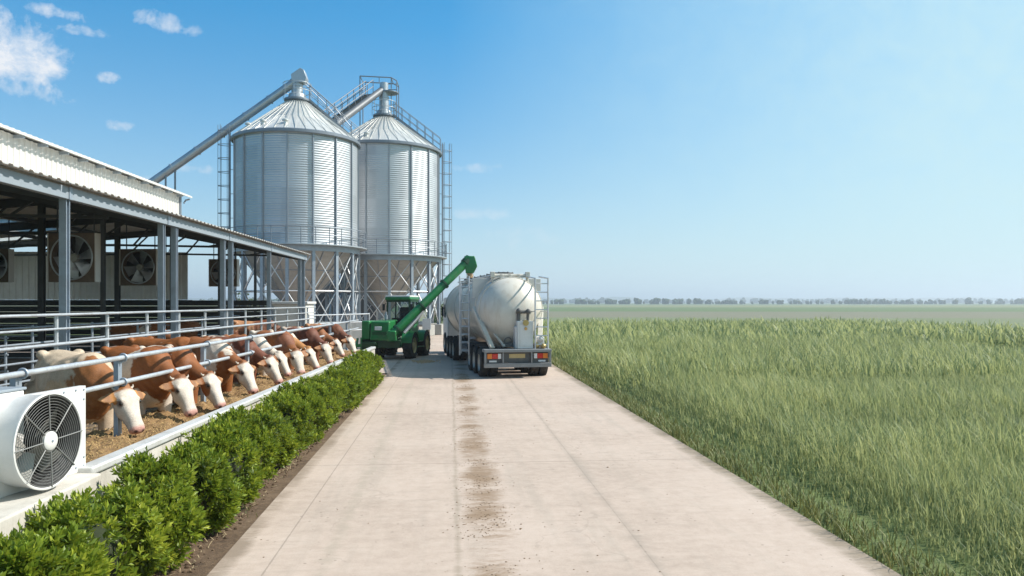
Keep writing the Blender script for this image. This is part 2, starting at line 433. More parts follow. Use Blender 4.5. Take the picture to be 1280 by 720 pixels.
def cow_mesh(seed, hy=0.0, pitch=58, base=RED, patches=(), face=WHITE, graze=.58, horns=True, step=0.0, white_legs=.5, head_up=False, roll=0.0):
    rg = random.Random(seed); b = MB(); X = Vector((1,0,0)); Y = Vector((0,1,0)); Z = Vector((0,0,1))
    # trunk
    secs = [(-.93,1.20,.05,.07,.07),(-.90,1.19,.13,.13,.15),(-.82,1.15,.205,.205,.25),(-.66,1.09,.265,.30,.36),(-.48,1.05,.29,.345,.40),
            (-.22,1.01,.325,.36,.43),(.06,.985,.355,.375,.43),(.28,.99,.345,.38,.42),(.46,1.02,.29,.395,.42),(.60,1.05,.245,.36,.42),(.74,1.06,.19,.28,.37),(.84,1.05,.13,.19,.26),(.90,1.03,.06,.09,.12)]
    b.rings([ell_ring(Vector((x,0,z)), Y, Z, hw, t, bo, 24, .92) for x,z,hw,t,bo in secs])
    for sy in (1,-1):
        b.ball((-.56,.20*sy,1.34), .09,.07,.06)                     # hip bone
        b.ball((.44,.215*sy,1.03), .17,.075,.30)                    # shoulder
        b.ball((-.64,.185*sy,.93), .20,.115,.34)                    # thigh
        b.ball((-.85,.10*sy,1.22), .06,.06,.07)
        # front leg
        dx = step*sy
        b.path([(.50,.17*sy,.95),(.50+dx*.3,.175*sy,.70),(.52+dx*.7,.165*sy,.42),(.51+dx,.165*sy,.36),(.50+dx,.165*sy,.15),(.51+dx,.165*sy,.09),(.53+dx,.165*sy,.04),(.535+dx,.165*sy,.0)],
               [.13,.095,.066,.064,.047,.054,.055,.066], 12)
        # hind leg
        dx = -step*sy*.8
        b.path([(-.62,.17*sy,1.0),(-.54+dx*.3,.185*sy,.72),(-.68+dx*.7,.165*sy,.52),(-.76+dx,.16*sy,.44),(-.745+dx,.16*sy,.30),(-.71+dx,.16*sy,.13),(-.69+dx,.16*sy,.08),(-.675+dx,.16*sy,.04),(-.665+dx,.16*sy,.0)],
               [.21,.155,.085,.07,.055,.05,.055,.056,.066], 12)
    b.path([(-.86,0,1.30),(-.95,0,1.24),(-.985,.02,1.05),(-.99,.04,.75),(-.97,.05,.55)], [.035,.03,.024,.02,.018], 8)
    b.path([(-.98,.045,.62),(-.965,.05,.48),(-.955,.05,.36)], [.02,.05,.015], 8)
    # neck and head
    rot = Matrix.Rotation(hy, 3, 'Z'); nb = Vector((.58,0,1.14))
    ph = R(pitch); L = .49
    if head_up: poll_l = Vector((.62,0,.35))
    else: poll_l = Vector((.53,0,(graze+L*math.sin(ph))-nb.z))
    poll = nb + rot @ poll_l
    ax = rot @ Vector((math.cos(ph),0,-math.sin(ph))); fn = rot @ Vector((math.sin(ph),0,math.cos(ph))); sd = rot @ Y
    if roll:
        q = Matrix.Rotation(roll, 3, ax); fn = q @ fn; sd = q @ sd
    mid = nb.lerp(poll,.5) + Vector((0,0,-.02))
    neck = [(Vector((.42,0,1.10)),.22,.30,.34),(nb+Vector((.06,0,-.0)),.185,.25,.33),(mid,.135,.155,.23),(poll.lerp(mid,.25)-fn*.03,.115,.105,.16),(poll+ax*.05-fn*.02,.10,.09,.12)]
    rr = []
    for i,(c,hw,tp,bt) in enumerate(neck):
        t = (neck[min(i+1,4)][0]-neck[max(i-1,0)][0]).normalized(); s_ = Z.cross(t).normalized(); u = t.cross(s_)
        rr.append(ell_ring(c, s_, u, hw, tp, bt, 20))
    b.rings(rr)
    hs = [(-.12,.045,.03,.05),(-.07,.09,.06,.08),(.02,.118,.086,.11),(.15,.130,.098,.135),(.31,.127,.094,.155),(.46,.106,.082,.150),(.62,.087,.072,.125),(.77,.080,.066,.098),(.87,.085,.063,.086),(.95,.088,.056,.078),(1.0,.076,.042,.06),(1.035,.038,.02,.025)]
    b.rings([ell_ring(poll+ax*(t*L), sd, fn, hw, fr, bk, 20, .85) for t,hw,fr,bk in hs])
    P = lambda t, s_, f_: poll + ax*(t*L) + sd*s_ + fn*f_
    for sy in (1,-1):
        b.ball(P(.27,.098*sy,.058), .035,.03,.035)                 # brow
        b.ball(P(.42,.082*sy,-.06), .06,.035,.07)                   # cheek
        b.ball(P(.95,.045*sy,.028), .026,.024,.022)                 # nostril wing
        # ear: flat leaf, a little drooping
        e0 = P(.05,.095*sy,.0); ed = (sd*sy*.93 - ax*(-.10) - fn*.22).normalized(); ew = (ax - ed*ax.dot(ed)).normalized(); en = ed.cross(ew)
        rr = []
        for q,w,th in ((0,.03,.028),(.12,.045,.022),(.35,.066,.018),(.6,.066,.016),(.82,.042,.015),(1.0,.012,.012)):
            c = e0 + ed*(.205*q) + ew*(.03*math.sin(q*PI))
            rr.append([c + ew*(w*math.cos(2*PI*k/14)) + en*(th*math.sin(2*PI*k/14)) + fn*(.02*abs(math.cos(2*PI*k/14))) for k in range(14)])
        b.rings(rr)
    b.ball(P(-.06,0,.03), .06,.07,.05)
    for _ in range(12): b.ball(P(rg.uniform(-.1,.06),rg.uniform(-.05,.05),rg.uniform(.055,.085)), .022,.022,.018,8,6)
    me = bpy.data.meshes.new('cow_src'); me.from_pydata(b.v, [], b.f)
    bm = bmesh.new(); bm.from_mesh(me); bmesh.ops.recalc_face_normals(bm, faces=bm.faces); bm.to_mesh(me); bm.free()
    o = bpy.data.objects.new('cow_src', me); COL.objects.link(o)
    r = o.modifiers.new('r','REMESH'); r.mode = 'VOXEL'; r.voxel_size = .0165
    s = o.modifiers.new('s','SMOOTH'); s.factor = .5; s.iterations = 7
    dg = bpy.context.evaluated_depsgraph_get(); dg.update()
    nm = bpy.data.meshes.new_from_object(o.evaluated_get(dg))
    bpy.data.objects.remove(o); bpy.data.meshes.remove(me)
    n = len(nm.vertices); co = np.empty(n*3, np.float32); nm.vertices.foreach_get('co', co); co = co.reshape(-1,3)
    no = np.empty(n*3, np.float32); nm.vertex_normals.foreach_get('vector', no); no = no.reshape(-1,3)
    # muscle, ribs and skin folds
    tor = np.clip((co[:,2]-.6)/.15,0,1)*np.clip((.75-co[:,0])/.2,0,1)
    ribs = np.sin(co[:,0]*44+co[:,2]*6)*np.clip(1-((co[:,0]-.02)/.34)**2,0,1)*np.clip(1-((co[:,2]-1.0)/.3)**2,0,1)
    folds = np.sin((co[:,0]*.7+co[:,2]*.7)*70)*np.clip(1-((co[:,0]-.72)/.22)**2,0,1)*np.clip((co[:,2]-.7)/.1,0,1)
    mus = np.array([noise.noise(Vector((p[0]*5,p[1]*5,p[2]*3.2))+Vector((seed,1,2))) for p in co], np.float32)
    co = co + no*(tor*(.006*ribs+.014*mus)+.004*folds)[:,None]
    nm.vertices.foreach_set('co', co.astype(np.float32).ravel()); nm.update()
    # pigment
    col = np.empty((n,4), np.float32); off = Vector((seed*3.1, seed*1.7, seed*.9))
    A = np.array(ax); S = np.array(sd); FN = np.array(fn); P0 = np.array(poll)
    rel = co - P0; ht = rel@A/L; hs_ = rel@S; hf = rel@FN
    nz = np.array([noise.noise(Vector(p)*3.2+off)*.5 + noise.noise(Vector(p)*8+off)*.28 + noise.noise(Vector(p)*22+off)*.22 for p in co], np.float32)
    def mixc(m, c):
        m = np.clip(m,0,1)[:,None]; col[:,:3] = col[:,:3]*(1-m) + np.array(c, np.float32)*m
    col[:,3] = 1; col[:,:3] = base
    mixc((nz+.15)*.9, tuple(x*.6 for x in base)); mixc(np.clip((co[:,2]-1.2)/.3,0,1)*.35*(np.abs(co[:,1])<.2), tuple(min(1,x*1.35) for x in base))  # mottled coat, blended lighter toward the top of the back
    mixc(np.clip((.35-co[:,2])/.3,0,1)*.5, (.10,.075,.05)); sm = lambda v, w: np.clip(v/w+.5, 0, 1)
    dk = np.array(base)*.45
    for (c, rad, colr) in patches:
        d = np.sqrt((((co-np.array(c))/np.array(rad))**2).sum(1))
        mixc(sm(1-d+nz*1.25, .12), colr)
    if white_legs > 0: mixc(sm(white_legs-co[:,2]+nz*.25, .06)*(co[:,0] < .95), WHITE)
    mud = np.array([noise.noise(Vector(p)*2.2+off*1.7)+.6*noise.noise(Vector(p)*7+off) for p in co], np.float32)
    mixc(sm(mud-.30+nz*.4-(co[:,2]-.7)*.5,.25)*.7*(co[:,0] < .4), (.09,.06,.035))
    # face
    head = sm(ht-.02+nz*.10, .06)*(np.abs(hs_) < .135)*(hf > -.22)*(ht < 1.2)*(np.abs(rel@A) < .8)
    if face is not None: mixc(head, face); mixc(head*np.clip(nz*1.6-.1,0,.35), (.45,.34,.26)); mixc(head*np.clip(-nz*1.6-.15,0,.3), (.5,.42,.35))
    if face is not None and seed % 3 == 0:      # one dark patch round an eye
        d = np.sqrt(((ht-.36)/.22)**2 + ((hs_+.11)/.075)**2 + ((hf+.05)/.12)**2); mixc(sm(1-d+nz*.5,.15)*(ht>0), RED)
    # ears, muzzle
    ear = (np.abs(hs_) > .125)*(ht > -.25)*(ht < .3)*(np.abs(hf) < .16)
    mixc(ear*1.0, tuple(x*1.15 for x in (RED if base not in (CREAM,) else TAN)))
    inner = ear*(no@FN > .35)*sm(np.abs(hs_)-.165, .03)*sm(.30-np.abs(hs_),.03)
    mixc(inner*.85, (.42,.21,.085)); mixc(inner*sm(.235-np.abs(hs_),.03)*.6, (.16,.06,.02))
    mixc(sm(ht-.90+nz*.05, .06)*(np.abs(hs_) < .12)*(np.abs(hf)<.12), (.55,.30,.25))
    for sy in (1,-1):
        d = np.sqrt(((ht-1.0)/.05)**2 + ((hs_-.042*sy)/.022)**2 + ((hf-.02)/.022)**2); mixc(sm(1-d,.5), (.06,.02,.02))
        d = np.sqrt(((ht-.325)/.085)**2 + ((hs_-.125*sy)/.04)**2 + ((hf-.04)/.04)**2); mixc(sm(1-d,.4)*.85, (.12,.07,.05))
    mixc((co[:,2] < .055)*1.0, (.06,.05,.04))
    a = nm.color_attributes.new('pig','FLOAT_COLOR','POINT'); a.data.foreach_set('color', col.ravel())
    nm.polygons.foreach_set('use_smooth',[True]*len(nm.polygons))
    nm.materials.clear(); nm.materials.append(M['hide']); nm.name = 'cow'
    info = dict(P=P, horns=horns, ax=ax, sd=sd, fn=fn)
    return nm, info

def cow(label, group, muzzle=None, th=38, spec=None, at=None, floor=.2, scale=CS, ear_tag=False, shared=None):
    """th: degrees the animal is turned from +X toward the camera; muzzle: world point its nose touches"""
    nm, info = shared or cow_mesh(**spec)
    mz = info['P'](1.0,0,0)
    d = Vector((math.cos(R(th)), -math.sin(R(th)), 0)); rz = -R(th)
    if at is None:
        q = Matrix.Rotation(rz, 3, 'Z') @ (mz*scale); at = (muzzle[0]-q.x, muzzle[1]-q.y, floor)
    o = bpy.data.objects.new('cow', nm); COL.objects.link(o); o.location = at; o.rotation_euler = (0,0,rz); o.scale = (scale,)*3
    tag(o, label, 'cow', group)
    P = info['P']
    e = MB()
    for sy in (1,-1):
        eb = MB().ball(P(.325,.110*sy,.048), .022,.021,.021).build('eye', M['eye'], o, world=False)
        if info['horns']:
            sd, ax, fn = info['sd'], info['ax'], info['fn']
            p0 = P(-.04,.075*sy,.02)
            MB().path([p0, p0+sd*sy*.03-ax*.006, p0+sd*sy*.048-ax*.02+fn*.01, p0+sd*sy*.052-ax*.04+fn*.015], [.019,.016,.010,.004], 8).build('horn', M['horn'], o, world=False)
    if ear_tag:
        c = P(.16,-.2,-.02); sd, ax, fn = info['sd'], info['ax'], info['fn']
        t = MB(); t.rings([[c+sd*i+ax*j+fn*k for i,j in ((-.025,0),(.025,0),(.03,.065),(-.03,.065))] for k in (.03,.036)]); t.build('ear_tag', M['ear_tag'], o, world=False)
    return o, (nm, info)
# ------------------------------------------------------------------ silos
def silo(label, cx, cy, r, zb, zt, za, phase, ladder_az, roof_az, foot_h, sh):
    root = thing('grain_silo', label, 'silo', (cx,cy,0), 0, 'steel grain silos')
    az0 = math.atan2(-cx, cy)                    # azimuth 0 faces the road-side viewer
    def pt(az, rad, z): a = az0+R(az); return Vector((cx+rad*math.sin(a), cy-rad*math.cos(a), z))
    # corrugated wall: fine horizontal waves, sheets of slightly different zinc
    pitch = .15; N = 144; per = 6; nz = int((zt-zb)/pitch*per)
    zs = np.linspace(zb, zt, nz+1); th = np.linspace(0, 2*PI, N, endpoint=False)
    rr = r + .009*np.sin(zs/pitch*2*PI)
    v = np.empty((nz+1, N, 3)); v[:,:,0] = rr[:,None]*np.cos(th)[None]; v[:,:,1] = rr[:,None]*np.sin(th)[None]; v[:,:,2] = zs[:,None]
    i = np.arange(nz)[:,None]; k = np.arange(N)[None]
    q = np.stack([i*N+k, i*N+(k+1)%N, (i+1)*N+(k+1)%N, (i+1)*N+k], -1).reshape(-1,4)
    rg = np.random.default_rng(abs(int(cx*10))); tone = rg.uniform(0,1,(8, 16))
    row = np.clip(((zs-zb)/(zt-zb)*8).astype(int),0,7); colm = (np.arange(N)*16//N)
    t = tone[row][:,colm]
    np_mesh('wall', M['silo'], v.reshape(-1,3), q, root, t.reshape(-1), True)
    st = []
    for k in range(16):
        az = phase+k*22.5
        m = MB(); p0 = pt(az, r+.05, zb); p1 = pt(az, r+.05, zt-.02); out = (pt(az, r+1, 0)-pt(az, r, 0))
        m.bar(p0, p1, .085, .09, up=out); m.build('stiffener', M['stiffener'], root)
        g = MB(); p0 = pt(az, r+.06, foot_h); p1 = pt(az, r+.06, zb+.12); tn = out.cross(Vector((0,0,1)))
        for s_ in (-1,1): g.bar(p0+out*(.09*s_), p1+out*(.09*s_), .19, .025, up=out)
        g.bar(p0, p1, .025, .18, up=out)
        g.build('leg', M['galv_post'], root)
        f = MB(); c = pt(az, r+.06, 0); f.box(-.32,.32,-.32,.32,0,foot_h, Matrix.Translation(c) @ Matrix.Rotation(az0+R(az),4,'Z')); f.build('footing', M['concrete_grey'], root, bevel=.02)
        h = MB(); zm = (foot_h+zb)/2
        for za_, zb_ in ((foot_h+.1, zm-.05),(zm+.05, zb-.25)):
            for a_, b_ in ((0,22.5),(22.5,0)):
                h.tube(pt(az+a_, r+.06+(.03 if a_ else -.02), za_), pt(az+b_, r+.06+(.03 if a_ else -.02), zb_), .034, n=6)
        h.tube(pt(az, r+.06, zm), pt(az+22.5, r+.06, zm), .04, n=6)
        h.build('cross_brace', M['galv_rail'], root)
    # hopper, ring beam, guard rail
    MB().lathe([(r-.02,zb+.02),(r-.1,zb-.1),(.45,max(zb-4.0,1.7)),(.28,max(zb-4.0,1.7)-.1),(.28,max(zb-4.0,1.7)-.55)], 48, Matrix.Translation((cx,cy,0))).build('hopper', M['hopper'], root, smooth=40)
    zh = max(zb-4.0,1.7); hs_ = MB()
    for k in range(16):
        az = phase+k*22.5+11; hs_.bar(pt(az,r-.06,zb-.1),pt(az,.46,zh+.02),.06,.07)
    for f_ in (.33,.66): hs_.torus(Matrix.Translation((cx,cy,zb-.1+(zh-zb+.1)*f_)), r-.1+(.45-r+.1)*f_+.01, .035, 48, 6)
    hs_.build('hopper_seam', M['stiffener'], root)
    MB().lathe([(r+.02,zb-.22),(r+.17,zb-.22),(r+.17,zb+.12),(r+.03,zb+.12)], 64, Matrix.Translation((cx,cy,0))).build('ring_beam', M['galv_post'], root, smooth=40)
    MB().lathe([(r+.04,zb+.13),(r+.62,zb+.13),(r+.62,zb+.20),(r+.04,zb+.20)], 64, Matrix.Translation((cx,cy,0))).build('catwalk', M['pipe'], root, smooth=40)
    g = MB()
    for zz in (zb+.75, zb+1.25):
        g.torus(Matrix.Translation((cx,cy,zz)), r+.58, .025, 64, 6)
    for k in range(32):
        az = phase+k*11.25; g.tube(pt(az, r+.58, zb+.2), pt(az, r+.58, zb+1.25), .028, n=6)
    g.build('guard_rail', M['seam'], root)
    # roof
    m = MB(); n = 40; prof = [(r+.16,zt-.10),(r+.17,zt+.02),(r*.55, zt+(za-zt)*.47),(.62,za-.02)]
    rings = []
    for rad, z in prof:
        rings.append([Vector((cx+rad*math.cos(2*PI*k/(n*2)), cy+rad*math.sin(2*PI*k/(n*2)), z)) for k in range(n*2)])
    m.rings(rings, False); m.build('roof', M['silo_roof'], root, smooth=0)
    m = MB()
    for k in range(n):
        a = 2*PI*(k+.25)/n; d = Vector((math.cos(a), math.sin(a),0)); c = Vector((cx,cy,0))
        m.bar(c+d*(r+.15)+Vector((0,0,zt+.04)), c+d*.62+Vector((0,0,za)), .03, .045)
    m.build('roof_rib', M['silo_roof'], root)
    MB().lathe([(r+.12,zt-.22),(r+.21,zt-.16),(r+.21,zt+.0),(r+.12,zt+.06)], 64, Matrix.Translation((cx,cy,0))).build('eave_ring', M['seam'], root)
    T = Matrix.Translation((cx,cy,0))
    MB().lathe([(.6,za-.1),(.85,za+.0),(.85,za+.12),(.80,za+.14)], 32, T, True).build('top_platform', M['seam'], root)
    MB().lathe([(.62,za+.12),(.55,za+.45),(.38,za+.55),(.36,za+.55+.4*(sh-.5)),(.40,za+.57+.4*(sh-.5)),(.40,za+.67+.4*(sh-.5)),(.33,za+.7+.4*(sh-.5)),(.33,za+sh-.05),(0.01,za+sh)], 24, T).build('filler_spout', M['pipe'], root)
    g = MB()
    for zz in (za+.65, za+1.15): g.torus(Matrix.Translation((cx,cy,zz)), .92, .022, 24, 6)
    for k in range(8):
        a = 2*PI*k/8; g.tube((cx+.92*math.cos(a), cy+.92*math.sin(a), za+.1),(cx+.92*math.cos(a), cy+.92*math.sin(a), za+1.15), .02, n=6)
    g.build('platform_rail', M['pipe'], root)
    # roof stair with hand rails
    g = MB(); p0 = pt(roof_az, r+.12, zt+.08); p1 = pt(roof_az, .8, za+.1); side = (p1-p0).cross(Vector((0,0,1))).normalized()
    for s_ in (-.3,.3):
        g.bar(p0+side*s_, p1+side*s_, .05, .12)
        up = Vector((0,0,1))
        for hh in (.5,1.0): g.tube(p0+side*s_+up*hh, p1+side*s_+up*hh, .024, n=6)
        for k in range(7): q_ = p0.lerp(p1, k/6)+side*s_; g.tube(q_, q_+up*1.0, .024, n=6)
    for k in range(22): q_ = p0.lerp(p1,(k+.5)/22); g.bar(q_-side*.3, q_+side*.3, .16, .03)
    g.build('roof_stair', M['seam'], root)
    # roof ladder vents
    for k in range(3):
        a = roof_az-150+k*25
        MB().lathe([(.12,0),(.12,.25),(.2,.25),(.2,.33),(.02,.42)], 12, Matrix.Translation(pt(a, r*.86, zt+(za-zt)*.14))).build('roof_vent', M['silo_roof'], root)
    # caged ladders
    for az in ladder_az:
        g = MB(); out = (pt(az, r+1,0)-pt(az, r,0)); tn = out.cross(Vector((0,0,1))).normalized()
        z0, z1 = zb-3.2, zt+.9
        b0 = pt(az, r+.28, 0)
        for s_ in (-.25,.25): g.tube(b0+tn*s_+Vector((0,0,z0)), b0+tn*s_+Vector((0,0,z1)), .03, n=6)
        for k in range(int((z1-z0)/.3)): zz = z0+.3*k; g.tube(b0-tn*.25+Vector((0,0,zz)), b0+tn*.25+Vector((0,0,zz)), .016, n=5)
        k = 0; zz = z0+2
        hoops = []
        while zz < z1:
            pts = [b0+tn*(.36*math.cos(a))+out*(.02+.72*math.sin(a))+Vector((0,0,zz)) for a in np.linspace(0,PI,9)]
            g.path(pts, .022, 5); zz += .9
        for a in np.linspace(.15,PI-.15,5): 
            o_ = b0+tn*(.36*math.cos(a))+out*(.02+.72*math.sin(a)); g.tube(o_+Vector((0,0,z0+2)), o_+Vector((0,0,z1)), .018, n=5)
        for zz in np.arange(zb+.5, zt, 1.6): g.tube(b0+Vector((0,0,zz)), b0-out*.3+Vector((0,0,zz)), .02, n=5)
        g.build('caged_ladder', M['seam'], root)
    return root, pt

s1 = dp(371.5, HOR, 50); s2 = dp(480, HOR, 58)
silo_a, ptA = silo('corrugated steel silo behind the barn roof with the long slanting filling pipe at its top', s1.x, s1.y, 3.98, 5.95, 13.25, 16.0, 14-22.5*4, (-92,), 88, .5, 1.55)
silo_b, ptB = silo('corrugated steel silo behind the green machine with a square pipe frame at its top', s2.x, s2.y, 4.28, 5.8, 14.2, 16.95, 5-22.5*4, (92,-62), 80, .8, 2.7)

# frame over the second silo's head: tall thin pipe gantry
zt2 = 14.2
def at2(px, py): return dp(px, py, s2.y-.2)
g = MB()
fr = [at2(450,178), at2(450,95), at2(489,97), at2(496,101), at2(496,185)]
for a_, b_ in zip(fr, fr[1:]): g.tube(a_, b_, .045, n=6)
bk = [p+Vector((0,1.6,0)) for p in fr]
for a_, b_ in zip(bk, bk[1:]): g.tube(a_, b_, .045, n=6)
for a_, b_ in zip(fr, bk): g.tube(a_, b_, .035, n=6)
for py in (118,135,150,165): g.tube(at2(489,py), at2(496,py), .03, n=6)
g.tube(at2(489,97), at2(489,182), .04, n=6)
for py in (105,112): g.tube(at2(475,py), at2(496,py), .03, n=6)
g.tube(at2(452,99), at2(458,120), .02, n=5); g.tube(at2(474,97), at2(474,104), .03, n=6)
g.build('lifting_frame', M['seam'], silo_b)
# side platform at the spout
c = at2(486,116); MB().lathe([(.02,-.05),(.75,-.05),(.75,.02),(.02,.02)], 20, Matrix.Translation(c)).build('side_platform', M['seam'], silo_b)
# feed pipes and conveyor
pa = dp(190,228,48.5); pb = dp(375,98,50); dirp = (pb-pa)
pipe = thing('filling_pipe', 'long slanting round steel pipe rising from behind the barn to a silo top', 'pipe', (pa.x-11.5, pa.y, 0))
end = pa - dirp*((pa.z-1.0)/dirp.z)
m = MB(); m.tube(end, pb+dirp.normalized()*.1, .27, n=18); m.build('tube', M['pipe'], pipe)
m = MB()
for k in np.linspace(.05,.98,14):
    q = end.lerp(pb, k); t = dirp.normalized(); m.tube(q-t*.05, q+t*.05, .32, n=18)
m.build('flange', M['pipe'], pipe)
hd = pb; m = MB(); dn = Vector((0,0,-1)); t = dirp.normalized()
sdv = Vector((0,1,0)); c = hd+t*.1
prof = [(-.55,-.42),(.30,-.42),(.42,-.1),(.25,.42),(.0,.55),(-.6,.12)]
m.rings([[c+Vector((x,0,z))+sdv*w for x,z in prof] for w in (-.36,.36)]); m.build('discharge_head', M['pipe'], pipe, bevel=.02)
q = dp(213,224,48.5)
m = MB()
for s_ in (-.3,.3): m.tube((q.x+s_, q.y, 0),(q.x+s_, q.y, q.z+.5), .06, n=6)
for zz in np.arange(.8, q.z+.5, 1.5): m.tube((q.x-.3,q.y,zz),(q.x+.3,q.y,zz), .04, n=6); m.tube((q.x-.3,q.y,zz),(q.x+.3,q.y,zz+1.5 if zz+1.5 < q.z+.5 else zz), .03, n=5)
m.build('support_frame', M['seam'], pipe)
m = MB(); e = Vector((end.x, end.y, 0)); m.rings([[e+Vector((x,y,0)) for x,y in ((-.6,-.6),(.6,-.6),(.6,.6),(-.6,.6))],[e+Vector((x,y,1.4)) for x,y in ((-1.1,-1.1),(1.1,-1.1),(1.1,1.1),(-1.1,1.1))]]); m.build('intake_hopper', M['galv_post'], pipe)

ca = dp(418,157,52.5); cb = dp(478,112,58)
conv = thing('link_conveyor', 'slanting grey conveyor with railed walkway linking the two silo tops', 'conveyor', (ca.x, ca.y, ca.z-1))
m = MB(); m.tube(ca, cb, .26, n=14); m.build('tube', M['conveyor'], conv)
m = MB(); m.box(-.3,.3,-.3,.3,-.5,.35, Matrix.Translation(ca)); m.build('drive_box', M['seam'], conv, bevel=.03)
m = MB(); t = (cb-ca).normalized(); sd = t.cross(Vector((0,0,1))).normalized(); up = sd.cross(t)
L0 = (cb-ca).length
for s_ in (.45, 1.15):
    a0 = ca+sd*-s_; b0 = ca.lerp(cb,.9)+sd*-s_
    m.bar(a0, b0, .05, .14)
    for hh in (.55,1.05): m.tube(a0+Vector((0,0,hh)), b0+Vector((0,0,hh)), .03, n=6)
    for k in range(8): q = a0.lerp(b0,k/7); m.tube(q, q+Vector((0,0,1.05)), .03, n=6)
for k in range(20): q = ca.lerp(cb,.9*(k+.5)/20); m.bar(q-sd*.45, q-sd*1.15, .22, .03)
m.build('walkway', M['conveyor'], conv)
m = MB()
p_ = dp(378,99,50); m.path([p_, dp(398,116,50.5), dp(418,134,51.5), dp(440,160,52)], .035, 6); m.path([p_+Vector((.1,0,-.25)), dp(402,125,50.5), dp(425,150,51.5)], .03, 6)
m.build('guy_pipe', M['seam'], silo_a)

# base walls and plant under the silos
w = thing('low_concrete_wall', 'whitewashed low concrete wall between the cattle rails and the silo legs', 'wall', (-6.6,40.5,0))
MB().box(-8.2,-4.9,40.2,40.5,0,1.45).build('wall', M['concrete_white'], w, bevel=.02)
tb = thing('feed_bin', 'white square feed bin with a flat lid beside the silo legs', 'bin', (-8.6,36.5,0))
MB().box(-9.6,-7.75,35.6,37.4,.1,2.42).build('body', M['concrete_white'], tb, bevel=.03)
MB().box(-9.7,-7.65,35.5,37.5,2.423,2.54).build('lid', M['white_paint'], tb, bevel=.02)
for xx in (-9.3,-8.05):
    MB().box(xx-.05,xx+.05,35.52,35.597,.3,2.3).build('strap', M['galv_post'], tb)
MB().box(-9.75,-7.6,35.4,37.6,0,.1).build('plinth', M['concrete_grey'], tb)
# motors and discharge augers under the hoppers
for (sx, sy, rt) in ((s1.x,s1.y,silo_a),(s2.x,s2.y,silo_b)):
    m = MB(); m.tube((sx-.5,sy-1,.9),(sx+3.4,sy-3.2,.9), .2, n=12); m.box(sx+3.2,sx+3.8,sy-3.5,sy-2.9,.5,1.3); m.build('discharge_auger', M['pipe'], rt)

# made-up dark shed, put in for the shadow behind the silo legs
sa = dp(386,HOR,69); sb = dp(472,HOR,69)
sh = thing('shade_shed','made-up low dark shed standing in for the shade behind the silo legs','shade stand-in',((sa.x+sb.x)/2,69,0))
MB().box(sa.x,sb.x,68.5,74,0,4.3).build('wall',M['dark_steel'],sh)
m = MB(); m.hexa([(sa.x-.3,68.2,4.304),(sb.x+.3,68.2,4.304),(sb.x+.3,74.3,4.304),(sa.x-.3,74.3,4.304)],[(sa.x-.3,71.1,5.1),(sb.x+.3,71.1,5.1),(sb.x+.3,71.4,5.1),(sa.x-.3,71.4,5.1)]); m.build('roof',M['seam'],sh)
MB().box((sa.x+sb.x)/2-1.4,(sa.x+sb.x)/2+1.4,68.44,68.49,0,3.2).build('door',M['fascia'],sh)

# ------------------------------------------------------------------ tanker truck (local: +y forward, origin under the rear bumper)
TR = dp(648, HOR, 24.45); trk = thing('tanker_truck', 'white silo tank truck being filled with grain on the concrete road', 'truck', (TR.x,TR.y,0), R(8.3))
def tb_(m, name, mat, parent=trk, **kw): return m.build(name, mat, parent, world=False, **kw)
RT = 1.17; ZT = 3.42; ZC = ZT-RT
def tank_ring(y, r, zc, sx=1.0): return [Vector((r*sx*math.cos(a), y, zc+r*math.sin(a))) for a in np.linspace(0,2*PI,48,endpoint=False)]
def hop_ring(y, drop, k=1.0):
    out = []
    for a in np.linspace(0,2*PI,48,endpoint=False):
        c, s = math.cos(a), math.sin(a); z = ZC+RT*k*s; x = RT*k*c
        if s < 0: z -= drop*(-s)**2.2; x *= 1-.30*min(1,drop/.6)*(-s)**2
        out.append(Vector((x, y, z)))
    return out
m = MB(); rg_ = []
# rear end: bulged cone dropping to the outlet
def end_ring(y, r, zc, k=.0):
    out = []
    for a in np.linspace(0,2*PI,48,endpoint=False):
        c, s = math.cos(a), math.sin(a); out.append(Vector((r*c*(1-.15*max(0,-s)), y, zc+r*s*(1.0 if s > 0 else 1.0+k))))
    return out
rg_ += [end_ring(.50,.04,2.12,0), end_ring(.52,.26,2.13,.05), end_ring(.60,.52,2.16,.10), end_ring(.75,.78,2.19,.18), end_ring(.98,.99,2.23,.24), end_ring(1.25,1.11,2.25,.26), hop_ring(1.55,.28,.99), hop_ring(1.75,.34), hop_ring(2.2,.40)]
rg_ += [hop_ring(3.0,.30), hop_ring(3.9,.12), hop_ring(4.6,.03), hop_ring(5.3,.03), hop_ring(6.1,.12), hop_ring(7.0,.28), hop_ring(8.2,.34), hop_ring(9.2,.34), hop_ring(10.2,.28), hop_ring(10.8,.16), hop_ring(11.1,.05,.97)]
rg_ += [tank_ring(11.45,.98,ZC), tank_ring(11.7,.72,ZC), tank_ring(11.86,.38,ZC), tank_ring(11.9,.04,ZC)]
m.rings(rg_, True)
tank = tb_(m, 'tank', M['tank'], smooth=60)
m = MB()
def hoop(y, r, drop, lift=.02):
    ring = [Vector((v.x*1.012, v.y, ZC+(v.z-ZC)*1.012)) for v in hop_ring(y, drop)]
    m.path(ring+[ring[0]], .028, 6)
for y, dp_ in ((1.75,.34),(4.95,.02),(7.6,.33),(10.8,.14)):
    m = MB(); hoop(y, RT, dp_); tb_(m, 'band', M['tank'])
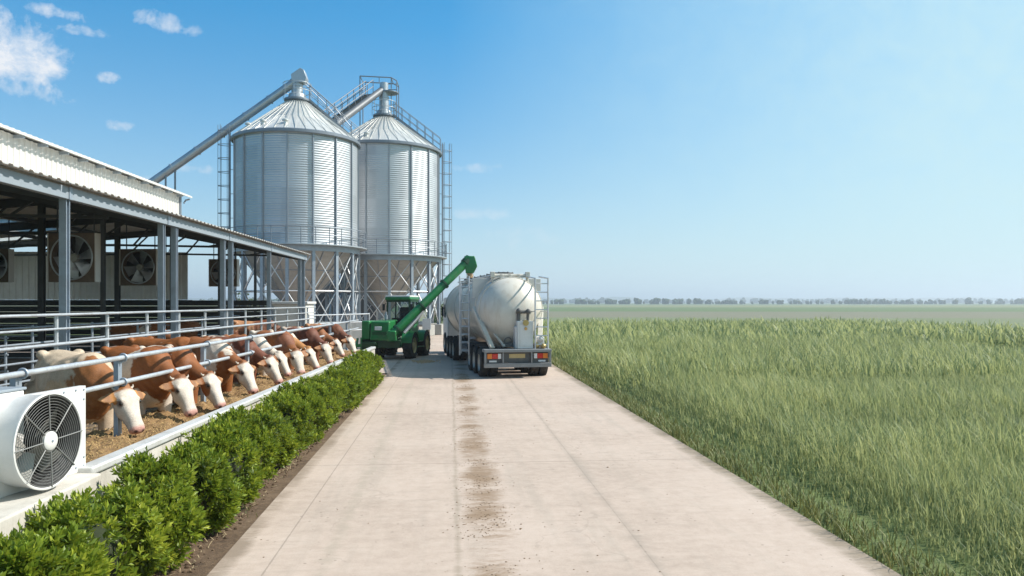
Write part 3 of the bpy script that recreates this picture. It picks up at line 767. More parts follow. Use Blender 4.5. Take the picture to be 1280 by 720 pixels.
# manholes and top walkway
for y in (2.6,4.2,5.8,7.4,9.0,10.4):
    k = MB(); k.lathe([(.30,ZT-.08),(.30,ZT+.10),(.34,ZT+.10),(.34,ZT+.16),(.02,ZT+.19)], 24, Matrix.Translation((.0,y,0))); 
    for a in range(6): k.ball((.33*math.cos(a), y+.33*math.sin(a), ZT+.14), .04,.04,.05,6,4)
    tb_(k, 'manhole', M['chassis'])
k = MB()
for x in (-.62,.62):
    k.tube((x,1.5,ZT+.02),(x,10.6,ZT+.02), .03, n=8)
    for y in np.arange(1.6,10.7,.95): k.tube((x,y,ZT-.32),(x,y,ZT+.02), .022, n=6)
for y in np.arange(1.5,10.6,.4): k.bar((-.62,y,ZT-.04),(-.32,y,ZT-.04), .3, .02); k.bar((.32,y,ZT-.04),(.62,y,ZT-.04), .3, .02)
tb_(k, 'top_walkway', M['galv_rail'])
k = MB(); k.tube((-.62,1.42,ZT+.02),(.62,1.42,ZT+.02), .055, n=10)
for x in (-.62,.62): k.tube((x,1.42,ZT+.1),(x,1.42,ZT-.22), .05, n=8); k.box(x-.07,x+.07,1.30,1.5,ZT-.06,ZT+.14)
for x in (-.3,0,.3): k.box(x-.05,x+.05,1.36,1.48,ZT-.1,ZT+.06)
tb_(k, 'end_rail', M['tank'], bevel=.01)
k = MB(); k.box(-1.24,-.62,1.9,1.94,2.66,3.36); tb_(k, 'spray_panel', M['white_sheet'], bevel=.01)
k = MB(); rr_ = [Vector((v.x*1.008,v.y,2.25+(v.z-2.25)*1.008)) for v in end_ring(1.25,1.11,2.25,.26)]; k.path(rr_+[rr_[0]],.018,6); tb_(k,'weld_seam',M['tank'])
k = MB(); k.box(.74,1.22,1.9,1.94,2.9,3.34); tb_(k, 'spray_panel', M['white_sheet'], bevel=.01)
# struts
for sx in (-1,1):
    k = MB(); k.bar((sx*1.20,1.75,2.32),(sx*.80,.36,.97), .16, .10); tb_(k, 'strut', M['tank'], bevel=.01)
    k = MB(); k.bar((sx*1.17,1.85,2.30),(sx*.36,.55,1.02), .09, .06); tb_(k, 'hopper_brace', M['tank'], bevel=.01)
def ladder(x0, y0, z0, z1, dx, dy, w=.4):
    k = MB(); d = Vector((dx,dy,0)).normalized()
    a = Vector((x0,y0,0)); b = a+d*w
    for p in (a,b): k.tube(p+Vector((0,0,z0)), p+Vector((0,0,z1)), .028, n=8)
    for z in np.arange(z0+.15, z1, .29): k.tube(a+Vector((0,0,z)), b+Vector((0,0,z)), .02, n=6)
    tb_(k, 'ladder', M['galv_rail'])
ladder(-1.58,2.75,.6,3.45,1,0,.34)
ladder(-1.42,3.6,.6,3.2,1,0,.30)
k = MB()
for z in (1.2,2.2,3.2): k.tube((-1.24,2.75,z),(-1.0,2.75,z),.022,n=6); k.tube((-1.12,3.6,z),(-.9,3.6,z),.022,n=6)
tb_(k, 'ladder_stay', M['galv_rail'])
ladder(.62,.22,.95,3.32,1,0,.44)
k = MB(); 
for x in (.62,1.06): k.tube((x,.22,3.30),(x,1.5,3.40), .028, n=8); k.tube((x,.22,2.2),(x*.95,1.15,2.2), .022, n=6)
tb_(k, 'ladder_stay', M['galv_rail'])
# pneumatic cabinet, outlet valve, pipes
k = MB(); k.box(.02,.56,.25,.75,.96,1.88); k.box(-.04,.02,.3,.7,.96,1.7); tb_(k, 'cabinet', M['white_paint'], bevel=.015)
k = MB(); k.box(.10,.48,.235,.247,1.05,1.78); tb_(k, 'cabinet_door', M['white_paint'], bevel=.004)
k = MB(); k.tube((.10,.45,1.88),(.10,.45,2.2),.06,n=10); k.tube((.42,.45,1.88),(.42,.45,2.18),.05,n=10); k.tube((.02,.45,2.18),(.5,.45,2.18),.06,n=10); k.ball((.1,.4,2.22),.09); k.ball((.42,.4,2.2),.09); tb_(k, 'valve', M['chassis'])
k = MB(); k.tube((.3,.2,1.82),(.3,.34,1.82),.10,n=14); k.tube((.3,.2,1.62),(.3,.34,1.66),.05,n=12); tb_(k, 'coupling', M['brass'])
k = MB(); k.lathe([(.24,1.42),(.22,1.15),(.14,1.05),(.14,.85)], 18, Matrix.Translation((-.22,1.25,0))); k.path([(-.22,1.25,.9),(-.22,.95,.86),(-.2,.4,.9)],.09,10); k.tube((-.35,.9,1.3),(-.1,.9,1.3),.05,n=8); k.torus(Matrix.Translation((-.22,.62,1.2)) @ Matrix.Rotation(PI/2,4,'X'), .12,.02,16,6); k.box(-.4,-.05,.6,.95,1.0,1.12); tb_(k, 'outlet_valve', M['chassis'])
k = MB(); k.box(.7,.95,.3,.6,.96,1.35); k.ball((.82,.28,1.28),.1); tb_(k, 'tool_box', M['white_paint'], bevel=.02)
k = MB(); k.ball((.68,.3,1.06),.11); k.ball((.9,.22,1.04),.09); tb_(k, 'hose_coupling', M['brass'])
# frame
k = MB()
for x in (-.42,.42): k.box(x-.06,x+.06,.35,13.8,.72,.92)
for y in (.6,1.7,3.0,4.4,6.0,7.6,9.0): k.box(-.36,.36,y-.05,y+.05,.74,.90)
tb_(k, 'chassis', M['chassis'], bevel=.006)
for sx in (-1,1):
    k = MB(); k.box(min(sx*.62,sx*1.05),max(sx*.62,sx*1.05),4.5,6.4,.52,.8); tb_(k, 'side_locker', M['chassis'], bevel=.02)
k = MB(); k.box(-1.13,1.13,.0,.5,.86,.955); tb_(k, 'rear_deck', M['bumper'], bevel=.01)
k = MB(); k.box(-1.13,1.13,.02,.14,.36,.50); 
for x in (-.50,.46): k.box(x-.025,x+.025,.03,.1,.503,.857)
for x in (-1.09,1.09): k.box(x-.035,x+.035,.03,.12,.503,.857)
tb_(k, 'bumper', M['bumper'], bevel=.008)
k = MB(); k.box(-1.04,1.04,.16,.2,.50,.857); tb_(k, 'light_panel', M['chassis'])
for sx, w in ((-1,1),(1,1)):
    root_l = None
    for nm_, mat, a, b_ in (('turn_signal','amber_lens',1.02,.86),('tail_light','red_lens',.855,.665),('reverse_light','white_lens',.66,.55)):
        k = MB(); k.box(min(sx*a,sx*b_), max(sx*a,sx*b_), .10,.165,.645,.815); tb_(k, nm_, M[mat], bevel=.01)
    k = MB(); k.box(min(sx*.7,sx*.95),max(sx*.7,sx*.95),.12,.165,.53,.59); tb_(k, 'fog_light', M['white_lens'], bevel=.01)
k = MB(); k.box(-.28,.26,.145,.16,.66,.80); tb_(k, 'number_plate', basic('faded_plate',(.50,.38,.18),.6))
def wheel(x, y, r, w, parent, rimmat=M['rim'], lugs=0):
    T = Matrix.Translation((x,y,r)) @ Matrix.Rotation(PI/2,4,'Y')
    prof = [(r*.60,-w/2),(r*.9,-w/2),(r*.975,-w*.42),(r,-w*.3),(r,w*.3),(r*.975,w*.42),(r*.9,w/2),(r*.60,w/2)]
    k = MB(); k.lathe(prof, 40, T)
    n = lugs or 44
    for i in range(n):
        a = 2*PI*i/n; mt = T @ Matrix.Rotation(a,4,'Z')
        h = r*.055 if lugs else .012
        if lugs:
            for s_ in (-1,1): k.box(r*.96,r+h,-.03+s_*.02,.03+s_*.02, 0 if s_>0 else -w*.48, w*.48 if s_>0 else 0, mt)
        else: k.box(r*.99,r+h,-.02,.02,-w*.42,-w*.06,mt); k.box(r*.99,r+h,-.005,.035,w*.06,w*.42,mt)
    t = tb_(k, 'wheel', M['tyre'], parent)
    sgn = -1 if x < 0 else 1
    k = MB(); z = w/2*sgn
    k.lathe([(r*.61,-w*.48),(r*.58,-w*.3),(r*.58,w*.3),(r*.61,w*.48)], 32, T)
    k.lathe([(r*.60,z*.9),(r*.52,z*.55),(r*.30,z*.35),(r*.26,z*.85),(.01,z*.9)], 32, T)
    for i in range(8):
        a = 2*PI*i/8; k.ball(T @ Vector((r*.38*math.cos(a), r*.38*math.sin(a), z*.5)), .025,.025,.025,6,4)
    tb_(k, 'rim', rimmat, t)
    return t
for y in (.98,2.15,3.3):
    for x in (-1.02,-.70,.70,1.02): wheel(x, y, .47, .28, trk)
for y in (8.2,9.35,10.5):
    for x in (-1.02,-.70,.70,1.02): wheel(x, y, .47, .28, trk)
for x in (-.85,.95): wheel(x, 13.0, .5, .32, trk)
for sx in (-1,1):
    for y in (.98,2.15,3.3):
        k = MB(); pts = [(sx*.86, y+.55*math.cos(a), .47+.55*math.sin(a)) for a in np.linspace(.35,PI-.35,10)]
        k.rings([[Vector((p[0]+w,p[1],p[2])) for w in (-.3,.3)]+[Vector((p[0]+w,p[1],p[2]+.012)) for w in (.3,-.3)] for p in pts], True)
        tb_(k, 'mudguard', M['hub_black'])
# cab in front of the tank
k = MB(); k.rings([[Vector((x,y,z)) for x,y in ((-.95,12.1),(1.05,12.1),(1.05,yf),(-.95,yf))] for z,yf in ((.55,14.0),(1.7,14.05),(2.6,13.8),(2.75,13.5))]); tb_(k, 'cab', M['white_paint'], bevel=.05)
k = MB(); k.box(-.85,.95,13.93,14.02,1.72,2.4); tb_(k, 'windscreen', M['glass'])
for sx in (-1,1):
    k = MB(); k.box(.05+sx*1.004-.003,.05+sx*1.004+.003,12.8,13.5,1.75,2.4); tb_(k, 'side_window', M['glass'])
    k = MB(); k.box(.05+sx*1.08-.05,.05+sx*1.08+.05,13.5,13.6,1.8,2.3); k.tube((.05+sx*.9,13.55,2.2),(.05+sx*1.08,13.55,2.2),.02,n=6); tb_(k, 'mirror', M['hub_black'], bevel=.02)
# ------------------------------------------------------------------ green self-propelled auger machine (local: front toward -y)
q = dp(495, HOR, 33.6); trc = thing('grain_loader', 'green tractor-like grain loader with a long raised auger over the tank truck', 'loader', (q.x,q.y,0), R(-12))
def g_(m, name, mat, parent=trc, **kw): return m.build(name, mat, parent, world=False, **kw)
k = MB(); k.hexa([(-.86,-1.35,.86),(.10,-1.35,.86),(.10,.1,.86),(-.86,.1,.86)],[(-.84,-1.22,1.72),(.08,-1.22,1.72),(.08,.1,1.78),(-.84,.1,1.78)]); g_(k,'hood',M['green'],bevel=.06,seg=3)
k = MB(); k.box(-1.30,-.90,-1.25,-.1,.90,1.74); g_(k,'side_tank',M['green'],bevel=.05,seg=3)
k = MB(); k.box(-.62,-.28,-1.335,-1.30,1.33,1.5, Matrix.Rotation(R(-8),4,'X') @ Matrix.Translation((0,-.16,-.2))); g_(k,'name_plate',M['plate'],bevel=.01)
k = MB()
for i in range(5): k.box(-.74,-.06,-1.315+.0,-1.29,1.02+.05*i,1.045+.05*i)
g_(k,'radiator_slats',M['green_dark'])
k = MB(); k.box(-.8,.6,-1.2,2.2,.52,.86); k.box(-1.2,-.5,-1.5,-1.1,.55,.8); k.box(-1.35,-.8,-1.1,-.7,.4,.9); g_(k,'chassis',M['green_dark'],bevel=.02)
k = MB(); k.bar((-1.55,-1.45,.62),(-.5,-1.3,.72),.16,.14); k.tube((-1.5,-1.5,.4),(-1.5,-1.2,.95),.06,n=8); k.bar((-1.25,-1.4,.4),(-1.25,-1.4,1.0),.08,.08); g_(k,'front_arm',M['green'],bevel=.015)
# cab
x0,x1,y0,y1 = -.52,.66,.15,1.5
k = MB()
for x,y in ((x0,y0),(x1,y0),(x0,y1),(x1,y1),(x1,(y0+y1)/2)): k.bar((x,y,1.5),(x*.93,y*.96+.03,2.68),.07,.07,up=(0,1,0))
for a,b in (((x0,y0),(x1,y0)),((x1,y0),(x1,y1)),((x1,y1),(x0,y1)),((x0,y1),(x0,y0))):
    k.bar((*a,2.64),(*b,2.64),.07,.08); k.bar((*a,1.62),(*b,1.62),.07,.12)
g_(k,'cab_frame',M['green_dark'])
k = MB(); k.box(x0-.02,x1+.02,y0,y1,1.0,1.6); g_(k,'cab_base',M['green'],bevel=.03)
k = MB(); k.box(x0-.06,x1+.06,y0-.14,y1+.08,2.68,2.83); g_(k,'cab_roof',M['green'],bevel=.05,seg=3)
k = MB(); k.box(x0-.03,x1+.03,y0-.12,y1+.05,2.833,2.90); g_(k,'roof_panel',M['plate'],bevel=.01)
k = MB(); k.sheet((x0+.04,y0,1.68),(x1-.04,y0,1.68),(x1*.93-.04,y0+.02,2.6),(x0*.93+.04,y0+.02,2.6)); g_(k,'windscreen',M['glass'],smooth=0)
k = MB(); k.sheet((x1,y0+.04,1.68),(x1,y1-.04,1.68),(x1*.94,y1-.06,2.6),(x1*.94,y0+.06,2.6)); g_(k,'side_window',M['glass'],smooth=0)
k = MB(); k.box(-.2,.32,.85,1.3,1.6,1.78); k.box(-.2,.32,1.2,1.34,1.75,2.35); g_(k,'driver_seat',M['seat'],bevel=.05)
k = MB(); k.torus(Matrix.Translation((.06,.55,1.95)) @ Matrix.Rotation(R(55),4,'X'), .18,.02,20,6); k.tube((.06,.55,1.95),(.06,.35,1.6),.03,n=8); k.box(-.3,.4,.22,.42,1.6,1.85); g_(k,'steering_wheel',M['seat'])
for x in (x0-.1,x1+.12):
    k = MB(); k.box(x-.06,x+.06,y0-.2,y0-.16,2.2,2.5); k.tube((x,y0-.17,2.4),(x*.9,y0,2.55),.015,n=6); g_(k,'mirror',M['hub_black'],bevel=.01)
k = MB(); k.tube((-.30,-.6,1.75),(-.30,-.6,2.15),.05,n=10); k.tube((-.30,-.6,1.8),(-.30,-.6,2.0),.08,n=10); g_(k,'exhaust',M['galv_post'])
for i_,(p_,q_) in enumerate((((.0,-.3,1.7),(.35,.1,1.3)),((.08,-.25,1.65),(.45,.1,1.2)),((-.86,-.2,1.2),(-.92,.6,.8)))):
    k = MB(); a_ = Vector(p_); b_ = Vector(q_); k.path([a_,a_.lerp(b_,.3)+Vector((.06,-.12,.12)),a_.lerp(b_,.7)+Vector((.05,-.12,-.05)),b_],.022,8); g_(k,'hose',M['hub_black'])
def gw(x,y,r,w): 
    return wheel(x,y,r,w,trc,M['rim_yellow'],18)
gw(.80,-.25,.60,.44); gw(-.80,-.25,.60,.44); gw(.86,1.75,.60,.48); gw(-.86,1.75,.60,.48)
for x in (.80,-.80):
    for y,r in ((-.25,.70),(1.75,.70)):
        k = MB(); k.rings([[Vector((x+w,y+r*math.cos(a),.53+r*math.sin(a)+dz)) for w,dz in ((-.27,0),(.27,0),(.27,.03),(-.27,.03))] for a in np.linspace(.3,PI-.3,9)],True); g_(k,'fender',M['green'])
k = MB(); k.bar((.9,.2,.5),(1.02,1.0,.5),.3,.03); k.bar((.95,.3,.75),(1.0,.9,.75),.22,.03); g_(k,'step',M['green'])
# auger
a0 = dp(497,412,32.3); a1 = dp(584,327,34.0); t = (a1-a0).normalized()
k = MB(); k.tube(a0-t*.5, a1, .185, n=20); k.build('auger_tube',M['green'],trc)
k = MB()
for f_ in (0,.33,.66,.97): p = a0.lerp(a1,f_); MB().tube(p-t*.04,p+t*.04,.235,n=20).build('auger_flange',M['green_dark'],trc)
k = MB(); k.box(-.2,.2,-.22,.22,-.26,.2,Matrix.Translation(a0-t*.35)); k.build('auger_boot',M['green'],trc,bevel=.05)
hd = a1; k = MB(); k.tube(hd-t*.15,hd+t*.18,.24,n=18); k.build('auger_motor',M['green_dark'],trc)
sp = dp(586,343,34.0); k = MB()
k.rings([[hd+t*.1+Vector((x,y,.18)) for x,y in ((-.2,-.22),(.28,-.22),(.28,.22),(-.2,.22))],[hd+Vector((.1+x,y,-.22)) for x,y in ((-.2,-.24),(.36,-.24),(.36,.24),(-.2,.24))],[sp+Vector((x,y,.05)) for x,y in ((-.14,-.18),(.22,-.18),(.22,.18),(-.14,.18))]],True)
k.build('auger_spout',M['green'],trc,bevel=.03)
b0 = dp(505,402,32.6); b1 = dp(540,372,33.4)
k = MB(); k.tube(b0-Vector((0,0,.5)),b1-Vector((0,0,.16)),.05,n=10); k.tube(b0-Vector((0,0,.5)),b0.lerp(b1,.5)-Vector((0,0,.35)),.075,n=10); k.build('lift_cylinder',M['galv_rail'],trc)
# falling grain
gs = MB(); top = sp+Vector((.04,0,.06)); bot = sp+Vector((.10,0,-.62))
rg = random.Random(3); rr = []
for i in range(15):
    f_ = i/14; c = top.lerp(bot,f_); r_ = .11+.05*f_
    rr.append([c+Vector(((r_+rg.uniform(-.025,.025))*math.cos(2*PI*j/14),(r_+rg.uniform(-.025,.025))*math.sin(2*PI*j/14),0)) for j in range(14)])
gs.rings(rr,True)
for i in range(260):
    f_ = rg.random(); c = top.lerp(bot,f_); a = rg.uniform(0,2*PI); d = (.12+.07*f_)*rg.uniform(.9,1.35); gs.ball(c+Vector((d*math.cos(a),d*math.sin(a),0)),.011,.011,.018,5,3)
o = gs.build('grain_stream',M['grain'],smooth=0); tag(o,'stream of brown grain pouring from the green auger spout','grain',kind='stuff')

def shrink(o):
    for ch in o.children:
        if not ch.name.startswith(('auger','lift')): ch.data.transform(Matrix.Diagonal((.92,.95,.97,1))); shrink(ch)
shrink(trc)
# ------------------------------------------------------------------ barn
YB0, YB1 = 2.5, 32.4
XE = -6.86; ZE = 4.53; XC = -12.3; ZCe = 5.55
brn = thing('cattle_barn','long open steel cattle barn with white raised roof wall and hanging fans','barn',(-7.15,YB1,0))
def roof_strip(p0, p1, y0, y1, amp=.028, pitch=.26, th=.02):
    """trapezoid-ribbed sheet between two lines parallel to Y"""
    m = MB(); ys = []; n = int(round((y1-y0)/pitch))
    pr = ((0,0),(.45,0),(.58,1),(.87,1))
    for i in range(n):
        for a,h in pr: ys.append((y0+(i+a)*pitch, h*amp*1.0))
    ys.append((y0+n*pitch,0))
    top = [[Vector((p[0],y,p[1]+h+th)) for y,h in ys] for p in (p0,p1)]
    bot = [[Vector((p[0],y,p[1]+h)) for y,h in ys] for p in (p0,p1)]
    m.rings(top,False,False); m.rings(bot,False,False)
    k = len(ys)
    for j in (0,1): m.add([v for pair in zip(top[j],bot[j]) for v in pair], [(2*i,2*i+1,2*i+3,2*i+2) for i in range(k-1)])
    return m
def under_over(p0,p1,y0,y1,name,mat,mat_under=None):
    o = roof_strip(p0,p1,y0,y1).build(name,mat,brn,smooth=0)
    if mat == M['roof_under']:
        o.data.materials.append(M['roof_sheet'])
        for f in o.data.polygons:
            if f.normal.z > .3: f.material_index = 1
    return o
sky_l = [(9.0,10.04),(13.2,14.24),(17.9,18.94),(22.6,23.64),(27.3,28.34)]
y = YB0
for a,b in sky_l+[(YB1,None)]:
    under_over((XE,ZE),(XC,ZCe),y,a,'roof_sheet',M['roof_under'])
    if b: 
        under_over((XE,ZE),(-8.6,ZE+(ZCe-ZE)*.32),a,b,'roof_sheet',M['roof_under'])
        under_over((-8.6,ZE+(ZCe-ZE)*.32),(-11.2,ZE+(ZCe-ZE)*.8),a,b,'skylight',M['skylight'])
        under_over((-11.2,ZE+(ZCe-ZE)*.8),(XC,ZCe),a,b,'roof_sheet',M['roof_under'])
    y = b
y = YB0
for a,b in ((11.5,12.54),(16.0,17.04),(19.5,20.54),(22.5,23.54),(25.5,26.54),(28.2,29.24),(30.3,31.34),(YB1,None)):  # farthest strip added to brighten the end wall
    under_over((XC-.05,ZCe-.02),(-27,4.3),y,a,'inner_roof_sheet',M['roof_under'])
    if b:
        under_over((XC-.05,ZCe-.02),(-15.6,5.28),a,b,'inner_roof_sheet',M['roof_under'])
        under_over((-15.6,5.28),(-24,4.58),a,b,'skylight',M['skylight'])
    y = b
# raised roof wall, its roof and back
YM1 = 31.9
def rib_wall(xw,y0,y1,z0,z1,mat,name,parent=brn,pitch=.26,d=.03):
    m = MB(); pts = []
    n = int((y1-y0)/pitch)
    for i in range(n):
        for a,h in ((0,0),(.5,0),(.6,1),(.9,1)): pts.append((y0+(i+a)*pitch,h*d))
    pts.append((y0+n*pitch,0))
    m.rings([[Vector((xw+h,yy,z)) for yy,h in pts] for z in (z0,z1)],False,False)
    m.rings([[Vector((xw+h-.05,yy,z)) for yy,h in pts] for z in (z0,z1)],False,False)
    return m.build(name,mat,parent,smooth=0)
rib_wall(-12.2,YB0,YM1,5.62,6.98,M['white_sheet'],'raised_wall')
rib_wall(-14.2,YB0,YM1,5.4,7.15,M['white_sheet'],'raised_wall')
MB().box(-14.2,-12.26,YM1-.05,YM1,5.5,7.0).build('raised_end_wall',M['white_sheet'],brn)
MB().bar((-12.17,YM1+.02,5.62),(-12.17,YM1+.02,6.98),.12,.12,up=(0,1,0)).build('corner_post',M['seam'],brn)
roof_strip((-11.90,7.0),(-14.7,7.36),YB0,YM1+.6).build('raised_roof',M['roof_sheet'],brn,smooth=0)
MB().box(-11.89,-11.86,YB0,YM1+.6,6.95,7.02).build('raised_roof_trim',M['white_sheet'],brn)
for yy in np.arange(YB0+.5,YM1+.6,1.1): MB().bar((-12.19,yy,6.93),(-11.91,yy,6.94),.06,.09).build('eave_rafter',M['fascia'],brn)
MB().path([(-12.1,YM1+.3,6.7),(-12.1,YM1+.5,6.85),(-11.95,YM1+.55,6.9)],.035,6).build('drain_pipe',M['seam'],brn)
# fascia beam and roof edge trim
MB().box(-7.12,-7.00,YB0,YB1,4.30,4.52).build('fascia_beam',M['fascia'],brn,bevel=.01)
for yy in (9.1,13.45,17.7,22.1,26.7,32.0): MB().box(-6.998,-6.985,yy-.05,yy+.05,4.30,4.52).build('beam_joint',M['galv_post'],brn)
def hpost(x,y,z0,z1,w=.17,mat=None,name='post'):
    m = MB()
    m.box(x-w/2,x+w/2,y-w/2,y-w/2+.02,z0,z1); m.box(x-w/2,x+w/2,y+w/2-.02,y+w/2,z0,z1); m.box(x-.01,x+.01,y-w/2+.021,y+w/2-.021,z0,z1)
    m.box(x-w*.8,x+w*.8,y-w*.8,y+w*.8,z0,z0+.02)
    return m.build(name,mat or M['galv_post'],brn)
for yy in (4.9,9.1,13.45,17.55,18.3,21.8,22.5,26.7,31.4,32.1): hpost(-7.1,yy,.2,4.31,.125)
for yy in (4.9,9.1,13.45,17.55,22.1,26.7,31.5):
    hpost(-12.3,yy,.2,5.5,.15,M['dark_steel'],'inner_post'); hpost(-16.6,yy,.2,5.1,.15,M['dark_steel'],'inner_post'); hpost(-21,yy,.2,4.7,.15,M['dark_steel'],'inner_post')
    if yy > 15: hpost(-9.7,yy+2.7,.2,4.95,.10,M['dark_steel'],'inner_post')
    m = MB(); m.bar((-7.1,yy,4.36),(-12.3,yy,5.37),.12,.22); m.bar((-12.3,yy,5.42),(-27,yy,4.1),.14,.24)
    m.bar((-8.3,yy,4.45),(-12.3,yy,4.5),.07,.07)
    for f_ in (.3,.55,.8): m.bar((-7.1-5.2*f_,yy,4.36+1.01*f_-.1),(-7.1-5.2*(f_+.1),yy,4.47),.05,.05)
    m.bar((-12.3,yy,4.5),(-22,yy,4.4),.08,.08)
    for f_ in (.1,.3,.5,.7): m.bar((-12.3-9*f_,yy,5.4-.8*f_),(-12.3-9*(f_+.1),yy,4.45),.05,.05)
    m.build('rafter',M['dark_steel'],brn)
for x,z in [(-7.1-5.2*f_-.2,4.36+1.01*f_+.17) for f_ in (.08,.25,.42,.6,.78,.94)]+[(-12.5-2.2*i,5.50-.2*i) for i in range(1,7)]:
    MB().box(x-.04,x+.04,YB0,YB1-.1,z-.13,z-.01).build('purlin',M['dark_steel'],brn)
# end wall: white ribbed sheets above black boards
def rib_wall_x(yw,x0,x1,z0,z1):
    m = MB(); pts = []; n = int((x1-x0)/.26)
    for i in range(n):
        for a,h in ((0,0),(.5,0),(.6,1),(.9,1)): pts.append((x0+(i+a)*.26,h*-.03))
    m.rings([[Vector((xx,yw+h,z)) for xx,h in pts] for z in (z0,z1)],False,False)
    m.rings([[Vector((xx,yw+.05+h,z)) for xx,h in pts] for z in (z0,z1)],False,False)
    return m
rib_wall_x(32.2,-27,-11.7,2.62,4.62).build('end_wall',M['end_sheet_lit'],brn,smooth=0)
m = MB()
for z in np.arange(.2,2.4,.24): m.box(-27,-8.4,31.98,32.03,z,z+.225)
m.build('board_wall',M['black_board'],brn)
MB().box(-27,-11.7,32.0,32.06,2.5,2.6).build('end_rail',M['dark_steel'],brn)

# ------------------------------------------------------------------ hanging fans
def hfan(px, py, d, size, label, rz):
    c = dp(px,py,d); root = thing('barn_fan',label,'fan',(c.x,c.y,c.z),rz,'box fans hanging under the barn roof')
    h = size/2; b = lambda m,n,mat,**k: m.build(n,mat,root,world=False,**k)
    m = MB(); r = h*.90
    # square front with round opening, ring wall, side skins
    n = 48; outer = []; 
    for k in range(n):
        a = 2*PI*k/n+PI/4; q = max(abs(math.cos(a)),abs(math.sin(a))); outer.append((h*math.cos(a)/q,h*math.sin(a)/q))
    inn = [(r*math.cos(2*PI*k/n+PI/4),r*math.sin(2*PI*k/n+PI/4)) for k in range(n)]
    m.rings([[Vector((x,.20,z)) for x,z in outer],[Vector((x,-.02,z)) for x,z in outer],[Vector((x,-.02,z)) for x,z in inn],[Vector((x,.02,z)) for x,z in inn],[Vector((x*.97,.19,z*.97)) for x,z in inn]],False)
    b(m,'housing',M['rusty'],smooth=30)
    m = MB(); m.box(h+.003,h+.03,-.03,.21,-h,h); b(m,'side_flange',M['white_sheet'])
    m = MB(); m.box(-h-.03,-h-.003,-.03,.21,-h,h); b(m,'side_flange',M['white_sheet'])
    m = MB(); m.torus(Matrix.Rotation(PI/2,4,'X') @ Matrix.Translation((0,0,.03)), r, .022, 40, 6); b(m,'rim',M['pipe'])
    for k in range(6):
        a = 2*PI*k/6+.3; m = MB(); rr = []
        for f_ in (.16,.4,.7,.97):
            w = (.10+.22*f_)*h*1.05; tw = R(42-22*f_); c_ = f_*r*.97
            ring = []
            for s_ in (-1,1):
                for th in (-.006,.006):
                    x,y,z = c_, s_*w*math.sin(tw)+th, s_*w*math.cos(tw); ring.append(Vector((x*math.cos(a)-z*math.sin(a), .14+y, x*math.sin(a)+z*math.cos(a))))
            rr.append([ring[0],ring[1],ring[3],ring[2]])
        m.rings(rr,True); b(m,'blade',M['pipe'],smooth=60)
    m = MB(); m.lathe([(.01,-.06),(.08*size,-.06),(.1*size,0),(.1*size,.14),(.01,.14)],20,Matrix.Translation((0,.1,0)) @ Matrix.Rotation(-PI/2,4,'X')); b(m,'hub',M['fan_blade'])
    m = MB()
    for a in (.6,.6+PI/2,.6+PI,.6+PI*1.5): m.tube((0,.26,0),(r*math.cos(a),.26,r*math.sin(a)),.018,n=6)
    b(m,'motor_stay',M['dark_steel'])
    m = MB(); m.lathe([(r*.985,.19),(r*.985,.20),(.01,.20),(.01,.19)],36,Matrix.Rotation(-PI/2,4,'X')); b(m,'dark_backing',M['fan_dark'])  # added dark disc, painted shade of the opening behind the blades
    m = MB()
    for s_ in (-h*.8,h*.8): m.tube((s_,.15,h),(s_,.15,h+1.0),.018,n=6)
    b(m,'hanger',M['dark_steel'])
    return root
hfan(90,322,19.5,1.28,'rusty box fan behind the nearest barn post',R(-8))
hfan(173,334,25.7,1.26,'box fan in full view between the nearest post and the post pair',R(-6))
hfan(-9,332,25.0,1.12,'box fan cut off at the left edge of the photo under the barn roof',R(-6))
hfan(279,341,31.0,1.14,'farthest box fan, beside the silo legs behind a barn post',R(-4))

# ------------------------------------------------------------------ white fan on the plinth
nrm = Vector((.988,-.156,0)).normalized(); tan_ = Vector((.156,.988,0)).normalized()
C0 = dp(61,551,6.28)
wf = thing('ventilation_fan','large white round ventilation fan with wire guard on the concrete plinth by the hedge','fan',(C0.x,C0.y,.9))
FM = Matrix(((tan_.x,nrm.x,0,C0.x),(tan_.y,nrm.y,0,C0.y),(0,0,1,C0.z),(0,0,0,1)))    # local x along the panel, y outward, z up
PY = -.24
m = MB(); n = 64; pan = []
x0,x1,z0,z1 = -.62,.80,.902-C0.z,.375
def sq(a):
    c,s = math.cos(a),math.sin(a); k = 1e9
    for v,lim in ((c,x1 if c>0 else x0),(s,z1 if s>0 else z0)):
        if abs(v) > 1e-6: k = min(k,lim/v)
    return (c*k,s*k)
angs = sorted([2*PI*k/n for k in range(n)]+[math.atan2(z,x)%(2*PI) for x in (x0,x1) for z in (z0,z1)])
ou = [sq(a) for a in angs]; RI = .372
m.rings([[FM @ Vector((x,PY-.06,z)) for x,z in ou],[FM @ Vector((x,PY,z)) for x,z in ou],[FM @ Vector((RI*math.cos(a),PY,RI*math.sin(a))) for a in angs],[FM @ Vector((RI*math.cos(a),PY-.06,RI*math.sin(a))) for a in angs]],False)
m.build('panel',M['white_paint'],wf,smooth=30,bevel=.008)
RM = FM @ Matrix.Rotation(-PI/2,4,'X')      # z axis of RM = +y local
m = MB(); m.lathe([(.378,PY+.001),(.385,PY+.05),(.392,-.03),(.405,-.01),(.405,.012),(.392,.016),(.386,.010)],72,RM); m.build('shroud',M['white_paint'],wf,smooth=40)
m = MB(); m.lathe([(.3855,.008),(.376,-.05),(.366,-.14)],72,RM); m.build('inner_dark',M['inner_dark'],wf,smooth=40)  # inner skin added to carry the painted shade of the deep shroud
m = MB(); m.lathe([(.366,-.141),(.355,PY-.34),(.01,PY-.345)],48,RM); m.build('throat',M['fan_dark'],wf,smooth=40)
m = MB()
for k in range(13): m.torus(RM @ Matrix.Translation((0,0,.012)), .090+.0240*k, .0020, 64, 5)
